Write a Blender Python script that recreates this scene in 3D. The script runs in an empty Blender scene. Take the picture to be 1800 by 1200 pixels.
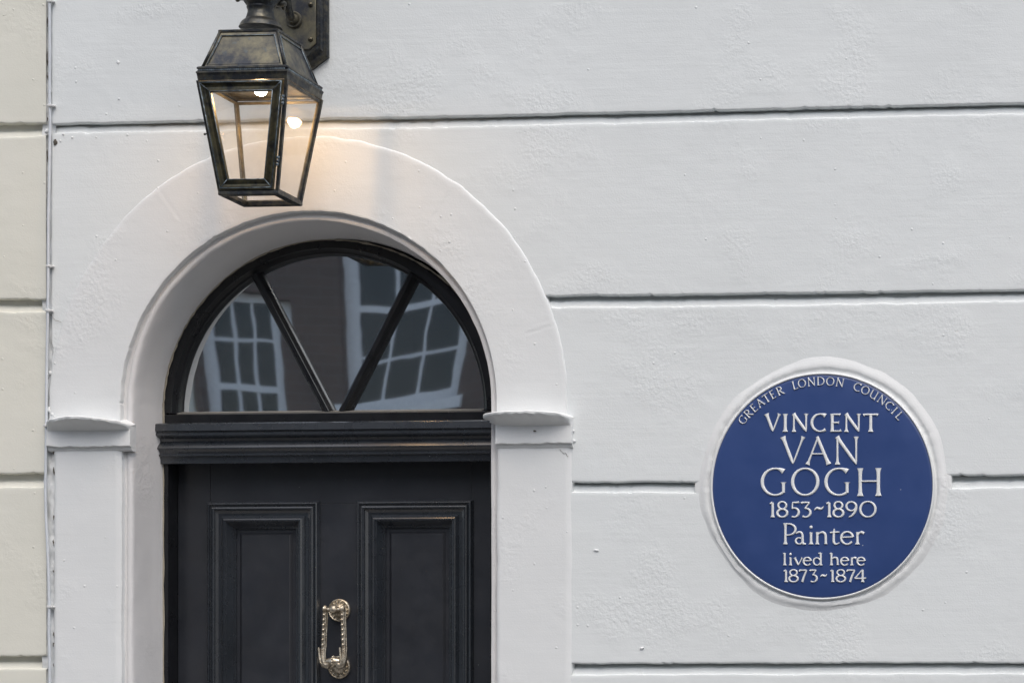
import bpy, bmesh, math, random
import numpy as np
from mathutils import Vector, Matrix

# ------------------------------------------------------------------ camera, world, sun, exposure
scene = bpy.context.scene
F = 4800.0; A = math.radians(5); VPX, VPY = 2400.0, 1300.0
PPX = VPX - F * math.tan(A); PPY = VPY
DW = 5.85; CZ = 1.55
CAM = np.array([0.0, -DW, CZ])
RV = np.array([math.cos(A), math.sin(A), 0.0]); FV = np.array([-math.sin(A), math.cos(A), 0.0])
cam_data = bpy.data.cameras.new('camera'); cam = bpy.data.objects.new('camera', cam_data)
scene.collection.objects.link(cam); scene.camera = cam
cam.location = (0, -DW, CZ); cam.rotation_euler = (math.pi / 2, 0, A)
cam_data.sensor_fit = 'HORIZONTAL'; cam_data.sensor_width = 36; cam_data.lens = F / 1800 * 36
cam_data.shift_x = (900 - PPX) / 1800; cam_data.shift_y = (PPY - 600) / 1800
cam_data.clip_start = 0.05; cam_data.clip_end = 500

world = bpy.data.worlds.new('World'); scene.world = world; world.use_nodes = True
wn = world.node_tree; wn.nodes.clear()
sky = wn.nodes.new('ShaderNodeTexSky'); sky.sky_type = 'NISHITA'; sky.sun_disc = False
SUN_EL = math.radians(58); SUN_AZ = math.radians(158)      # azimuth measured clockwise from +y
sky.sun_elevation = SUN_EL; sky.sun_rotation = SUN_AZ; sky.dust_density = 4.0; sky.air_density = 1.0
hs = wn.nodes.new('ShaderNodeHueSaturation'); hs.inputs['Saturation'].default_value = 0.75
bg = wn.nodes.new('ShaderNodeBackground'); bg.inputs['Strength'].default_value = 0.15
wo = wn.nodes.new('ShaderNodeOutputWorld')
wn.links.new(sky.outputs[0], hs.inputs['Color']); wn.links.new(hs.outputs[0], bg.inputs[0]); wn.links.new(bg.outputs[0], wo.inputs[0])
sd = bpy.data.lights.new('sun', 'SUN'); sd.energy = 1.0; sd.angle = math.radians(60); sd.color = (1.0, 0.97, 0.93)
sun = bpy.data.objects.new('sun', sd); scene.collection.objects.link(sun)
sv = Vector((math.sin(SUN_AZ) * math.cos(SUN_EL), math.cos(SUN_AZ) * math.cos(SUN_EL), math.sin(SUN_EL)))
sun.rotation_euler = sv.to_track_quat('Z', 'Y').to_euler(); sun.location = sv * 20
vs = scene.view_settings; vs.view_transform = 'Standard'; vs.look = 'None'; vs.gamma = 1; vs.use_curve_mapping = False
vs.exposure = 0.38
BULB = 235.0

# ------------------------------------------------------------------ helpers
rnd = random.Random(7)

def W(px, py, y=0.0):
    """a point measured on the photograph (1800x1200) -> x, z on the vertical plane at depth y"""
    d = FV + RV * ((px - PPX) / F); d = d + np.array([0, 0, (PPY - py) / F])
    t = (y - CAM[1]) / d[1]; p = CAM + d * t
    return float(p[0]), float(p[2])

def WX(px, y=0.0): return W(px, 800, y)[0]
def WZ(px, py, y=0.0): return W(px, py, y)[1]

def hash2(i, j, s):
    h = np.sin(i * 127.1 + j * 311.7 + s * 74.7) * 43758.5453
    return h - np.floor(h)

def vnoise(x, y, s=0):
    xi = np.floor(x); yi = np.floor(y); fx = x - xi; fy = y - yi
    fx = fx * fx * (3 - 2 * fx); fy = fy * fy * (3 - 2 * fy)
    a = hash2(xi, yi, s); b = hash2(xi + 1, yi, s); c = hash2(xi, yi + 1, s); d = hash2(xi + 1, yi + 1, s)
    return (a + (b - a) * fx + (c - a) * fy + (a - b - c + d) * fx * fy) * 2 - 1

def fbm(x, y, s=0, o=4):
    v = 0; a = 1.0
    for k in range(o):
        v = v + a * vnoise(x, y, s + k * 13); x = x * 2.03; y = y * 2.03; a *= 0.5
    return v

def finish(me, mat, parent, name, smooth):
    me.materials.append(mat)
    if smooth:
        me.polygons.foreach_set('use_smooth', [True] * len(me.polygons))
    o = bpy.data.objects.new(name, me); scene.collection.objects.link(o)
    if parent is not None:
        o.parent = parent
        if parent.type == 'EMPTY': o.location = -parent.location
    return o

def mesh(name, verts, faces, mat, parent=None, smooth=False, recalc=True, sharp=None):
    me = bpy.data.meshes.new(name)
    me.from_pydata([tuple(map(float, v)) for v in verts], [], [tuple(int(i) for i in f) for f in faces])
    if recalc:
        bm = bmesh.new(); bm.from_mesh(me); bmesh.ops.recalc_face_normals(bm, faces=bm.faces); bm.to_mesh(me); bm.free()
    if sharp is not None:
        me.polygons.foreach_set('use_smooth', [True] * len(me.polygons)); me.set_sharp_from_angle(angle=math.radians(sharp)); smooth = False
        me.polygons.foreach_set('use_smooth', [True] * len(me.polygons))
    return finish(me, mat, parent, name, smooth)

def gridmesh(name, P, mat, parent=None, keep=None, smooth=True, wrap=False, flip=False):
    """P: (n, m, 3) array of points -> quads"""
    n, m, _ = P.shape
    idx = np.arange(n * m).reshape(n, m)
    a = idx[:-1, :-1]; b = idx[1:, :-1]; c = idx[1:, 1:]; d = idx[:-1, 1:]
    Q = np.stack([a, b, c, d], -1)
    if flip: Q = Q[..., ::-1]
    if keep is not None: Q = Q[keep]
    Q = Q.reshape(-1, 4)
    used, inv = np.unique(Q, return_inverse=True)
    V = P.reshape(-1, 3)[used]; Q = inv.reshape(-1, 4)
    me = bpy.data.meshes.new(name)
    me.vertices.add(len(V)); me.vertices.foreach_set('co', V.astype(np.float32).ravel())
    me.loops.add(len(Q) * 4); me.loops.foreach_set('vertex_index', Q.astype(np.int32).ravel())
    me.polygons.add(len(Q)); me.polygons.foreach_set('loop_start', np.arange(0, len(Q) * 4, 4, dtype=np.int32))
    me.polygons.foreach_set('loop_total', np.full(len(Q), 4, dtype=np.int32))
    me.update(calc_edges=True); me.validate()
    me.polygons.foreach_set('use_smooth', [True] * len(me.polygons)); me.set_sharp_from_angle(angle=math.radians(42))
    return finish(me, mat, parent, name, smooth)

class MB:
    def __init__(s): s.v = []; s.f = []
    def add(s, v, f):
        o = len(s.v); s.v += [tuple(p) for p in v]; s.f += [tuple(i + o for i in q) for q in f]; return s
    def box(s, x0, x1, y0, y1, z0, z1, b=0.0):
        if b <= 0:
            v = [(x, y, z) for x in (x0, x1) for y in (y0, y1) for z in (z0, z1)]
            return s.add(v, [(0, 1, 3, 2), (4, 6, 7, 5), (0, 4, 5, 1), (2, 3, 7, 6), (0, 2, 6, 4), (1, 5, 7, 3)])
        bm = bmesh.new(); bmesh.ops.create_cube(bm, size=1)
        for p in bm.verts: p.co = Vector((x0 + (p.co.x + .5) * (x1 - x0), y0 + (p.co.y + .5) * (y1 - y0), z0 + (p.co.z + .5) * (z1 - z0)))
        bmesh.ops.bevel(bm, geom=list(bm.edges), offset=b, segments=2, affect='EDGES', profile=.5)
        bm.verts.index_update()
        s.add([p.co[:] for p in bm.verts], [[q.index for q in f.verts] for f in bm.faces]); bm.free(); return s
    def tube(s, pts, r, n=10, cap=True, squash=None):
        pts = [Vector(p) for p in pts]; m = len(pts); rs = r if hasattr(r, '__len__') else [r] * m
        prev = None; V = []
        for i, p in enumerate(pts):
            t = (pts[min(i + 1, m - 1)] - pts[max(i - 1, 0)]).normalized()
            if prev is None:
                u = t.cross(Vector((0, 1, 0)));
                if u.length < .1: u = t.cross(Vector((1, 0, 0)))
            else: u = prev - t * prev.dot(t)
            u.normalize(); w = t.cross(u).normalized(); prev = u
            for k in range(n):
                a = 2 * math.pi * (k + .5) / n
                V.append(p + u * math.cos(a) * rs[i] * (squash or 1) + w * math.sin(a) * rs[i])
        Fc = [(i * n + k, i * n + (k + 1) % n, (i + 1) * n + (k + 1) % n, (i + 1) * n + k) for i in range(m - 1) for k in range(n)]
        if cap: Fc += [tuple(range(n)), tuple((m - 1) * n + k for k in range(n))]
        return s.add(V, Fc)
    def lathe(s, prof, c, axis='z', n=32, cap=True):
        """prof: (r, h) list"""
        V = []
        for r, h in prof:
            for k in range(n):
                a = 2 * math.pi * k / n
                if axis == 'z': V.append((c[0] + r * math.cos(a), c[1] + r * math.sin(a), c[2] + h))
                else: V.append((c[0] + r * math.cos(a), c[1] + h, c[2] + r * math.sin(a)))
        m = len(prof)
        Fc = [(i * n + k, i * n + (k + 1) % n, (i + 1) * n + (k + 1) % n, (i + 1) * n + k) for i in range(m - 1) for k in range(n)]
        if cap: Fc += [tuple(range(n)), tuple((m - 1) * n + k for k in range(n))]
        return s.add(V, Fc)
    def ball(s, c, r, n=8, sc=(1, 1, 1)):
        V = []; m = n
        for i in range(1, m):
            for k in range(n):
                th = math.pi * i / m; a = 2 * math.pi * k / n
                V.append((c[0] + r * sc[0] * math.sin(th) * math.cos(a), c[1] + r * sc[1] * math.sin(th) * math.sin(a), c[2] + r * sc[2] * math.cos(th)))
        V.append((c[0], c[1], c[2] + r * sc[2])); V.append((c[0], c[1], c[2] - r * sc[2]))
        Fc = [(i * n + k, i * n + (k + 1) % n, (i + 1) * n + (k + 1) % n, (i + 1) * n + k) for i in range(m - 2) for k in range(n)]
        t = len(V) - 2; b = len(V) - 1
        Fc += [(k, (k + 1) % n, t) for k in range(n)] + [((m - 2) * n + k, (m - 2) * n + (k + 1) % n, b) for k in range(n)]
        return s.add(V, Fc)
    def loft(s, loops, closed=True, cap0=False, cap1=False):
        n = len(loops[0]); V = [p for l in loops for p in l]
        Fc = []
        for i in range(len(loops) - 1):
            for k in range(n if closed else n - 1):
                Fc.append((i * n + k, i * n + (k + 1) % n, (i + 1) * n + (k + 1) % n, (i + 1) * n + k))
        if cap0: Fc.append(tuple(range(n)))
        if cap1: Fc.append(tuple((len(loops) - 1) * n + k for k in range(n)))
        return s.add(V, Fc)
    def build(s, name, mat, parent=None, smooth=False, sharp=None):
        return mesh(name, s.v, s.f, mat, parent, smooth, True, sharp)

def inset(poly, d):
    """inset a convex 2D polygon by d"""
    n = len(poly); P = [Vector(p) for p in poly]; area = sum(P[i].x * P[(i + 1) % n].y - P[(i + 1) % n].x * P[i].y for i in range(n))
    sg = 1 if area > 0 else -1; L = []
    for i in range(n):
        e = (P[(i + 1) % n] - P[i]).normalized(); nn = Vector((-e.y, e.x)) * sg; L.append((P[i] + nn * d, e))
    out = []
    for i in range(n):
        p, e = L[i - 1]; q, g = L[i]; den = e.x * g.y - e.y * g.x; t = ((q.x - p.x) * g.y - (q.y - p.y) * g.x) / den
        out.append(p + e * t)
    return out

def thing(name, loc, label, cat, group=None):
    o = bpy.data.objects.new(name, None); scene.collection.objects.link(o); o.location = loc
    o.empty_display_size = .1; o['label'] = label; o['category'] = cat
    if group: o['group'] = group
    return o

def plin(pts):
    xs = [p[0] for p in pts]; ys = [p[1] for p in pts]
    return lambda x: np.interp(x, xs, ys)

def pline(pxs, y=0.0):
    """a measured, nearly level line -> z as a function of x, held level beyond its ends"""
    w = sorted(W(a, b, y) for a, b in pxs); return plin(w)

# ------------------------------------------------------------------ materials
def newmat(name):
    m = bpy.data.materials.new(name); m.use_nodes = True; nt = m.node_tree; nt.nodes.clear()
    out = nt.nodes.new('ShaderNodeOutputMaterial'); b = nt.nodes.new('ShaderNodeBsdfPrincipled')
    nt.links.new(b.outputs[0], out.inputs[0]); return m, nt, b, out

def N(nt, t, **kw):
    n = nt.nodes.new(t)
    for k, v in kw.items():
        if k in n.inputs: n.inputs[k].default_value = v
        else: setattr(n, k, v)
    return n

def M(nt, op, a, b=None, c=None):
    n = nt.nodes.new('ShaderNodeMath'); n.operation = op
    for i, v in enumerate((a, b, c)):
        if v is None: continue
        if isinstance(v, (int, float)): n.inputs[i].default_value = v
        else: nt.links.new(v, n.inputs[i])
    return n.outputs[0]

def ramp(nt, src, stops):
    n = nt.nodes.new('ShaderNodeValToRGB'); cr = n.color_ramp
    while len(cr.elements) < len(stops): cr.elements.new(0.5)
    for e, (p, c) in zip(cr.elements, stops):
        e.position = p; e.color = (c if hasattr(c, '__len__') else (c, c, c)) + (1,) if not hasattr(c, '__len__') or len(c) == 3 else c
    nt.links.new(src, n.inputs[0]); return n

def ramp3(nt, src, stops):
    n = nt.nodes.new('ShaderNodeValToRGB'); cr = n.color_ramp
    while len(cr.elements) < len(stops): cr.elements.new(0.5)
    for e, (p, c) in zip(cr.elements, stops):
        if not hasattr(c, '__len__'): c = (c, c, c)
        e.position = p; e.color = (c[0], c[1], c[2], 1)
    nt.links.new(src, n.inputs[0]); return n

def coords(nt, sc=(1, 1, 1), rot=(0, 0, 0)):
    tc = nt.nodes.new('ShaderNodeTexCoord'); mp = nt.nodes.new('ShaderNodeMapping')
    mp.inputs['Scale'].default_value = sc; mp.inputs['Rotation'].default_value = rot
    nt.links.new(tc.outputs['Object'], mp.inputs[0]); return mp.outputs[0]

def noise(nt, vec, scale, detail=3, rough=.5):
    n = nt.nodes.new('ShaderNodeTexNoise'); n.inputs['Scale'].default_value = scale; n.inputs['Detail'].default_value = detail
    n.inputs['Roughness'].default_value = rough; nt.links.new(vec, n.inputs['Vector']); return n.outputs['Fac']

def stucco(name, base, tint, stroke=1.0, rough=.62, dirt=.5):
    m, nt, b, out = newmat(name)
    v = coords(nt)
    wob = noise(nt, v, 3.0, 2)
    # long brush strokes, mostly level
    v2 = coords(nt, (7, 7, 110), (0, math.radians(3), 0)); s1 = noise(nt, v2, 1.0, 4, .6)
    v3 = coords(nt, (30, 30, 420), (0, math.radians(-3), 0)); s2 = noise(nt, v3, 1.0, 2, .5)
    grain = noise(nt, v, 260, 3, .6)
    lump = noise(nt, v, 22, 4, .55)
    stip = noise(nt, v, 105, 3, .6)
    pm = ramp3(nt, noise(nt, v, 4.2, 3, .55), [(0.50, 0.0), (0.64, 1.0)]).outputs[0]
    vo = N(nt, 'ShaderNodeTexVoronoi', Scale=42.0); nt.links.new(v, vo.inputs['Vector'])
    pim = M(nt, 'SUBTRACT', 1.0, M(nt, 'DIVIDE', vo.outputs['Distance'], .12)); pim = M(nt, 'MAXIMUM', pim, 0.0)
    cs = nt.nodes.new('ShaderNodeSeparateColor'); nt.links.new(vo.outputs['Color'], cs.inputs[0])
    pim = M(nt, 'MULTIPLY', M(nt, 'SQRT', pim), M(nt, 'GREATER_THAN', cs.outputs[0], .80))
    h = M(nt, 'MULTIPLY', s1, .00030 * stroke)
    h = M(nt, 'ADD', h, M(nt, 'MULTIPLY', s2, .00004 * stroke))
    h = M(nt, 'ADD', h, M(nt, 'MULTIPLY', grain, .00028))
    h = M(nt, 'ADD', h, M(nt, 'MULTIPLY', lump, .00035))
    h = M(nt, 'ADD', h, M(nt, 'MULTIPLY', M(nt, 'MULTIPLY', stip, pm), .0017))
    h = M(nt, 'ADD', h, M(nt, 'MULTIPLY', pim, M(nt, 'MULTIPLY', cs.outputs[1], .0012)))
    bp = N(nt, 'ShaderNodeBump', Strength=1.0, Distance=1.0); nt.links.new(h, bp.inputs['Height']); nt.links.new(bp.outputs[0], b.inputs['Normal'])
    mot = noise(nt, v, 1.7, 5, .6)
    c = ramp3(nt, mot, [(0.30, tuple(x * .955 for x in base)), (0.5, base), (0.72, tint)])
    # small marks of grime with a shape of their own
    sp = ramp3(nt, noise(nt, v, 70, 4, .7), [(0.70, 0.0), (0.78, dirt)])
    mk = ramp3(nt, noise(nt, v, 2.6, 2), [(0.55, 0.0), (0.7, 1.0)])
    fac = M(nt, 'MULTIPLY', sp.outputs[0], mk.outputs[0])
    mx = N(nt, 'ShaderNodeMix', data_type='RGBA'); nt.links.new(fac, mx.inputs[0]); nt.links.new(c.outputs[0], mx.inputs[6])
    mx.inputs[7].default_value = (.28, .25, .21, 1)
    nt.links.new(mx.outputs[2], b.inputs['Base Color']); b.inputs['Roughness'].default_value = rough
    b.inputs['Specular IOR Level'].default_value = .35
    return m

WHITE = stucco('white_stucco', (.685, .718, .722), (.705, .735, .737))
WHITE2 = stucco('white_stucco_trim', (.69, .712, .715), (.71, .722, .722), .8)
REVEAL = stucco('reveal_stucco', (.66, .66, .66), (.70, .695, .69), 1.0, .6, 1.0)
CREAM = stucco('cream_stucco', (.675, .672, .60), (.705, .70, .635), .5, .6, .6)

def black_paint(name, rough=.38, stripes=(1, 1, 1), base=(.0125, .0148, .0205), bump=1.0):
    m, nt, b, out = newmat(name); v = coords(nt)
    v2 = coords(nt, stripes); g = noise(nt, v2, 1.0, 4, .6); fine = noise(nt, v, 420, 3, .6); lump = noise(nt, v, 60, 3)
    h = M(nt, 'ADD', M(nt, 'MULTIPLY', g, .00008), M(nt, 'ADD', M(nt, 'MULTIPLY', fine, .00007), M(nt, 'MULTIPLY', lump, .00014)))
    bp = N(nt, 'ShaderNodeBump', Strength=1.0, Distance=1.0); h = M(nt, 'MULTIPLY', h, bump); nt.links.new(h, bp.inputs['Height']); nt.links.new(bp.outputs[0], b.inputs['Normal'])
    c = ramp3(nt, noise(nt, v, 9, 4, .6), [(0.3, tuple(x * .8 for x in base)), (0.7, tuple(x * 1.25 for x in base))])
    # dust specks
    vo = N(nt, 'ShaderNodeTexVoronoi', Scale=55.0); nt.links.new(v, vo.inputs['Vector'])
    cs = nt.nodes.new('ShaderNodeSeparateColor'); nt.links.new(vo.outputs['Color'], cs.inputs[0])
    fac = M(nt, 'MULTIPLY', M(nt, 'LESS_THAN', vo.outputs['Distance'], .045), M(nt, 'GREATER_THAN', cs.outputs[0], .93))
    dust = ramp3(nt, noise(nt, v, 14, 5, .7), [(0.45, 0.0), (0.8, .022)]).outputs[0]
    fac = M(nt, 'MAXIMUM', M(nt, 'MULTIPLY', fac, .6), dust)
    mx = N(nt, 'ShaderNodeMix', data_type='RGBA'); nt.links.new(fac, mx.inputs[0]); nt.links.new(c.outputs[0], mx.inputs[6]); mx.inputs[7].default_value = (.35, .36, .36, 1)
    nt.links.new(mx.outputs[2], b.inputs['Base Color'])
    r = ramp3(nt, noise(nt, v, 25, 3), [(0.3, rough - .05), (0.7, rough + .08)]); nt.links.new(r.outputs[0], b.inputs['Roughness'])
    return m

BLACK_V = black_paint('black_paint_upright', .46, (220, 220, 6))
BLACK_F = black_paint('black_paint_frame', .30, (40, 200, 40), (.0050, .0056, .0075))
BLACK_H = black_paint('black_paint_level', .46, (6, 220, 220))
BLACK_T = black_paint('black_paint_moulding', .27, (70, 70, 70), (.016, .020, .026), .3)
for _m in (BLACK_T, BLACK_V): _b = [n for n in _m.node_tree.nodes if n.type == 'BSDF_PRINCIPLED'][0]; _b.inputs['Coat Weight'].default_value = 1.0 if _m is BLACK_T else .5; _b.inputs['Coat Roughness'].default_value = .24 if _m is BLACK_T else .25; _b.inputs['Coat IOR'].default_value = 1.6 if _m is BLACK_T else 1.5

def metal(name, dark, light, patina, scale=30, rough=.45, metallic=.75, mid=.52):
    m, nt, b, out = newmat(name); v = coords(nt)
    n1 = noise(nt, v, scale, 6, .65); c = ramp3(nt, n1, [(mid - .12, dark), (mid + .14, light)])
    n2 = noise(nt, v, scale * 3.5, 4, .6); f = ramp3(nt, n2, [(0.60, 0.0), (0.70, .6)])
    mx = N(nt, 'ShaderNodeMix', data_type='RGBA'); nt.links.new(f.outputs[0], mx.inputs[0]); nt.links.new(c.outputs[0], mx.inputs[6])
    mx.inputs[7].default_value = patina + (1,)
    nt.links.new(mx.outputs[2], b.inputs['Base Color'])
    nt.links.new(ramp3(nt, n1, [(0.3, rough + .15), (0.7, rough - .08)]).outputs[0], b.inputs['Roughness'])
    b.inputs['Metallic'].default_value = metallic
    bp = N(nt, 'ShaderNodeBump', Strength=1.0, Distance=1.0); nt.links.new(M(nt, 'MULTIPLY', n2, .0005), bp.inputs['Height']); nt.links.new(bp.outputs[0], b.inputs['Normal'])
    return m

BRONZE = metal('aged_bronze', (.035, .039, .045), (.135, .125, .092), (.09, .12, .14), 40, .40, .8, .55)
BRASS = metal('mottled_brass', (.055, .060, .070), (.215, .195, .130), (.10, .12, .13), 17, .45, .75, .50)
OLIVE = metal('dark_olive_brass', (.030, .033, .034), (.135, .122, .072), (.10, .13, .14), 34, .36, .8, .50)
SOLDER = metal('grey_solder', (.06, .075, .09), (.22, .28, .32), (.30, .38, .42), 90, .5, .5)
INNERB = metal('inner_brass', (.12, .115, .095), (.28, .255, .19), (.25, .25, .22), 30, .38, .8)
KNOCK = metal('knocker_metal', (.34, .29, .22), (.80, .73, .60), (.07, .06, .05), 110, .33, .95)
SCREW = metal('screw_metal', (.05, .05, .045), (.14, .12, .08), (.1, .1, .09), 120, .4, .9)

def plain(name, c, rough=.6, metallic=0.0):
    m, nt, b, out = newmat(name); v = coords(nt)
    n = ramp3(nt, noise(nt, v, 30, 4), [(0.3, tuple(x * .88 for x in c)), (0.7, c)]); nt.links.new(n.outputs[0], b.inputs['Base Color'])
    b.inputs['Roughness'].default_value = rough; b.inputs['Metallic'].default_value = metallic
    bp = N(nt, 'ShaderNodeBump', Strength=1.0, Distance=1.0); nt.links.new(M(nt, 'MULTIPLY', noise(nt, v, 120, 3), .0003), bp.inputs['Height']); nt.links.new(bp.outputs[0], b.inputs['Normal'])
    return m

CABLE = plain('cable_sheath', (.60, .64, .68), .45)
CLIPM = plain('cable_clip', (.62, .63, .63), .6)
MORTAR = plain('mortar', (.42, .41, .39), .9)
MORTAR_D = plain('brown_mortar', (.10, .09, .075), .95)
DUSTY = plain('dusty_paint', (.17, .165, .15), .8)
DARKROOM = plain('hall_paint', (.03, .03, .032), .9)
PAVE = plain('paving', (.19, .185, .18), .85)
ROADM = plain('asphalt', (.055, .055, .055), .9)
KERBM = plain('kerb_stone', (.32, .31, .30), .8)
SASH = plain('sash_white', (.84, .86, .88), .5)
SEAL = plain('old_sealant', (.34, .31, .25), .9)

def ceramic(name, c, rough, bump):
    m, nt, b, out = newmat(name); v = coords(nt)
    n = ramp3(nt, noise(nt, v, 9, 5, .6), [(0.3, tuple(x * .94 for x in c)), (0.7, tuple(x * 1.05 for x in c))])
    vo = N(nt, 'ShaderNodeTexVoronoi', Scale=48.0); nt.links.new(v, vo.inputs['Vector'])
    cs = nt.nodes.new('ShaderNodeSeparateColor'); nt.links.new(vo.outputs['Color'], cs.inputs[0])
    fac = M(nt, 'MULTIPLY', M(nt, 'LESS_THAN', vo.outputs['Distance'], .06), M(nt, 'GREATER_THAN', cs.outputs[0], .90))
    mx = N(nt, 'ShaderNodeMix', data_type='RGBA'); nt.links.new(M(nt, 'MULTIPLY', fac, .6), mx.inputs[0]); nt.links.new(n.outputs[0], mx.inputs[6]); mx.inputs[7].default_value = (.5, .52, .55, 1)
    nt.links.new(mx.outputs[2], b.inputs['Base Color'])
    nt.links.new(ramp3(nt, noise(nt, v, 18, 4), [(0.3, rough - .03), (0.7, rough + .05)]).outputs[0], b.inputs['Roughness'])
    hh = M(nt, 'ADD', M(nt, 'MULTIPLY', noise(nt, v, 12, 3), bump), M(nt, 'MULTIPLY', noise(nt, v, 300, 2), .00004))
    bp = N(nt, 'ShaderNodeBump', Strength=1.0, Distance=1.0); nt.links.new(hh, bp.inputs['Height']); nt.links.new(bp.outputs[0], b.inputs['Normal'])
    return m

BLUE = ceramic('blue_glaze', (.030, .062, .190), .32, .0012)
CERWHITE = ceramic('white_glaze', (.72, .74, .74), .4, .0004)

def glass(name, f0, f90, tintc, dirt, wave=0.0, wscale=6.0):
    m, nt, b, out = newmat(name); nt.nodes.remove(b); v = coords(nt)
    lw = N(nt, 'ShaderNodeLayerWeight', Blend=.5)
    fac = M(nt, 'ADD', f0, M(nt, 'MULTIPLY', M(nt, 'POWER', lw.outputs['Facing'], 4.0), f90 - f0))
    tr = N(nt, 'ShaderNodeBsdfTransparent'); tr.inputs[0].default_value = tintc + (1,)
    gl = N(nt, 'ShaderNodeBsdfGlossy'); gl.inputs['Roughness'].default_value = .045 if not wave else .017
    gl.inputs['Color'].default_value = (1, 1, 1, 1) if not wave else (.92, .98, 1, 1)
    if wave:
        bp = N(nt, 'ShaderNodeBump', Strength=1.0, Distance=1.0)
        nt.links.new(M(nt, 'MULTIPLY', noise(nt, v, wscale, 2, .4), wave), bp.inputs['Height'])
        nt.links.new(bp.outputs[0], gl.inputs['Normal'])
    mx = nt.nodes.new('ShaderNodeMixShader'); nt.links.new(fac, mx.inputs[0]); nt.links.new(tr.outputs[0], mx.inputs[1]); nt.links.new(gl.outputs[0], mx.inputs[2])
    df = N(nt, 'ShaderNodeBsdfDiffuse'); df.inputs[0].default_value = (.45, .45, .44, 1)
    dn = ramp3(nt, noise(nt, v, 40, 5, .7), [(0.3, dirt * .3), (0.8, dirt)])
    m2 = nt.nodes.new('ShaderNodeMixShader'); nt.links.new(dn.outputs[0], m2.inputs[0]); nt.links.new(mx.outputs[0], m2.inputs[1]); nt.links.new(df.outputs[0], m2.inputs[2])
    nt.links.new(m2.outputs[0], out.inputs[0]); return m

LGLASS = glass('lantern_glass', .05, .5, (.97, .97, .96), .085)
FGLASS = glass('fanlight_glass', .80, .93, (.5, .5, .5), .045, .00008, 7.0)
OGLASS = glass('sash_glass', .05, .6, (.45, .47, .5), .03)

m_b, nt, b, out = newmat('lit_bulb'); b.inputs['Emission Color'].default_value = (1.0, .61, .29, 1); b.inputs['Emission Strength'].default_value = BULB
b.inputs['Base Color'].default_value = (.8, .7, .6, 1)
BULBM = m_b

def brickmat():
    m, nt, b, out = newmat('brown_brick'); tc = nt.nodes.new('ShaderNodeTexCoord')
    mp = nt.nodes.new('ShaderNodeMapping'); mp.inputs['Rotation'].default_value = (math.radians(-90), 0, 0)
    nt.links.new(tc.outputs['Object'], mp.inputs[0])
    br = N(nt, 'ShaderNodeTexBrick', Scale=1.0); br.inputs['Brick Width'].default_value = .225; br.inputs['Row Height'].default_value = .075
    br.inputs['Mortar Size'].default_value = .005; br.inputs['Color1'].default_value = (.145, .118, .105, 1); br.inputs['Color2'].default_value = (.16, .125, .11, 1)
    br.inputs['Mortar'].default_value = (.165, .145, .135, 1); nt.links.new(mp.outputs[0], br.inputs['Vector'])
    nt.links.new(br.outputs[0], b.inputs['Base Color']); b.inputs['Roughness'].default_value = .9; return m
BRICK = brickmat()

# ------------------------------------------------------------------ the white house
CX = -2.331; CZA = 2.2925                       # centre of the arch
house = thing('white_house', (CX, 0, 0), 'white painted stucco house front around the black arched doorway', 'house')
XJ = WX(92)                                      # left corner of the white house
XR = 1.6                                         # how far the front is built to the right
PLX, PLZ = W(1446.3, 854.5)                      # plaque centre

def seg(x0, x1, step): return np.linspace(x0, x1, max(2, int((x1 - x0) / step) + 1))
def relief(X, Z, s=0):
    return (0.0011 * fbm(X * 2.1, Z * 2.7, 3 + s, 2) + 0.00018 * fbm(X * 17, Z * 30, 9 + s, 3))

def course(name, xs, ztop, zbot, mat, parent, mask=None, seed=0, rows=None, y0=0.0, soft=1.0, top=True, bottom=True):
    """one stucco course: groove slope, worn arris, face, underside"""
    t = ztop(xs); b = zbot(xs)
    t = t + .0011 * fbm(xs * 22, xs * 0 + seed, 5, 4) + .0009 * np.maximum(0, fbm(xs * 60, xs * 0, seed + 2, 2) - .55) * -3
    b = b + .0010 * fbm(xs * 19, xs * 0 + seed + 4, 6, 4) + .0010 * np.maximum(0, fbm(xs * 70, xs * 0, seed + 8, 2) - .45) * 3
    n = rows or 70; L = []
    if top: L += [(t + .029, .0270), (t + .0225, .0255), (t + .0180, .0170 * soft), (t + .0140, .0116 * soft), (t + .0062, .0106), (t + .0026, .0086), (t + .0010, .0030), (t + .0002, .0003), (t - .0010, .0)]
    else: L += [(t, 0)]
    z1 = t - .006; z0 = b + .004
    for k in range(n + 1): L.append((z1 + (z0 - z1) * k / n, 0.0))
    if bottom: L += [(b + .0022, .0002), (b + .0008, .0010), (b, .0030 * soft), (b - .0002, .012), (b - .0002, .0285)]
    else: L += [(b, 0)]
    Z = np.array([l[0] if np.ndim(l[0]) else np.full_like(xs, l[0]) for l in L]).T
    Y = np.array([np.full_like(xs, l[1]) for l in L]).T
    X = np.repeat(xs[:, None], Z.shape[1], 1)
    Y = Y + y0 - relief(X, Z, seed * 0)
    keep = None
    if mask is not None:
        cx = (X[:-1, :-1] + X[1:, 1:]) / 2; cz = (Z[:-1, :-1] + Z[1:, 1:]) / 2; keep = mask(cx, cz)
    return gridmesh(name, np.stack([X, Y, Z], -1), mat, parent, keep, flip=True)

def house_mask(x, z):
    r = np.hypot(x - CX, z - CZA); inside = ((z > CZA) & (r < .50)) | ((z <= CZA) & (np.abs(x - CX) < .50))
    pl = np.hypot(x - PLX, z - PLZ) < .262
    return ~inside & ~pl

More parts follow.
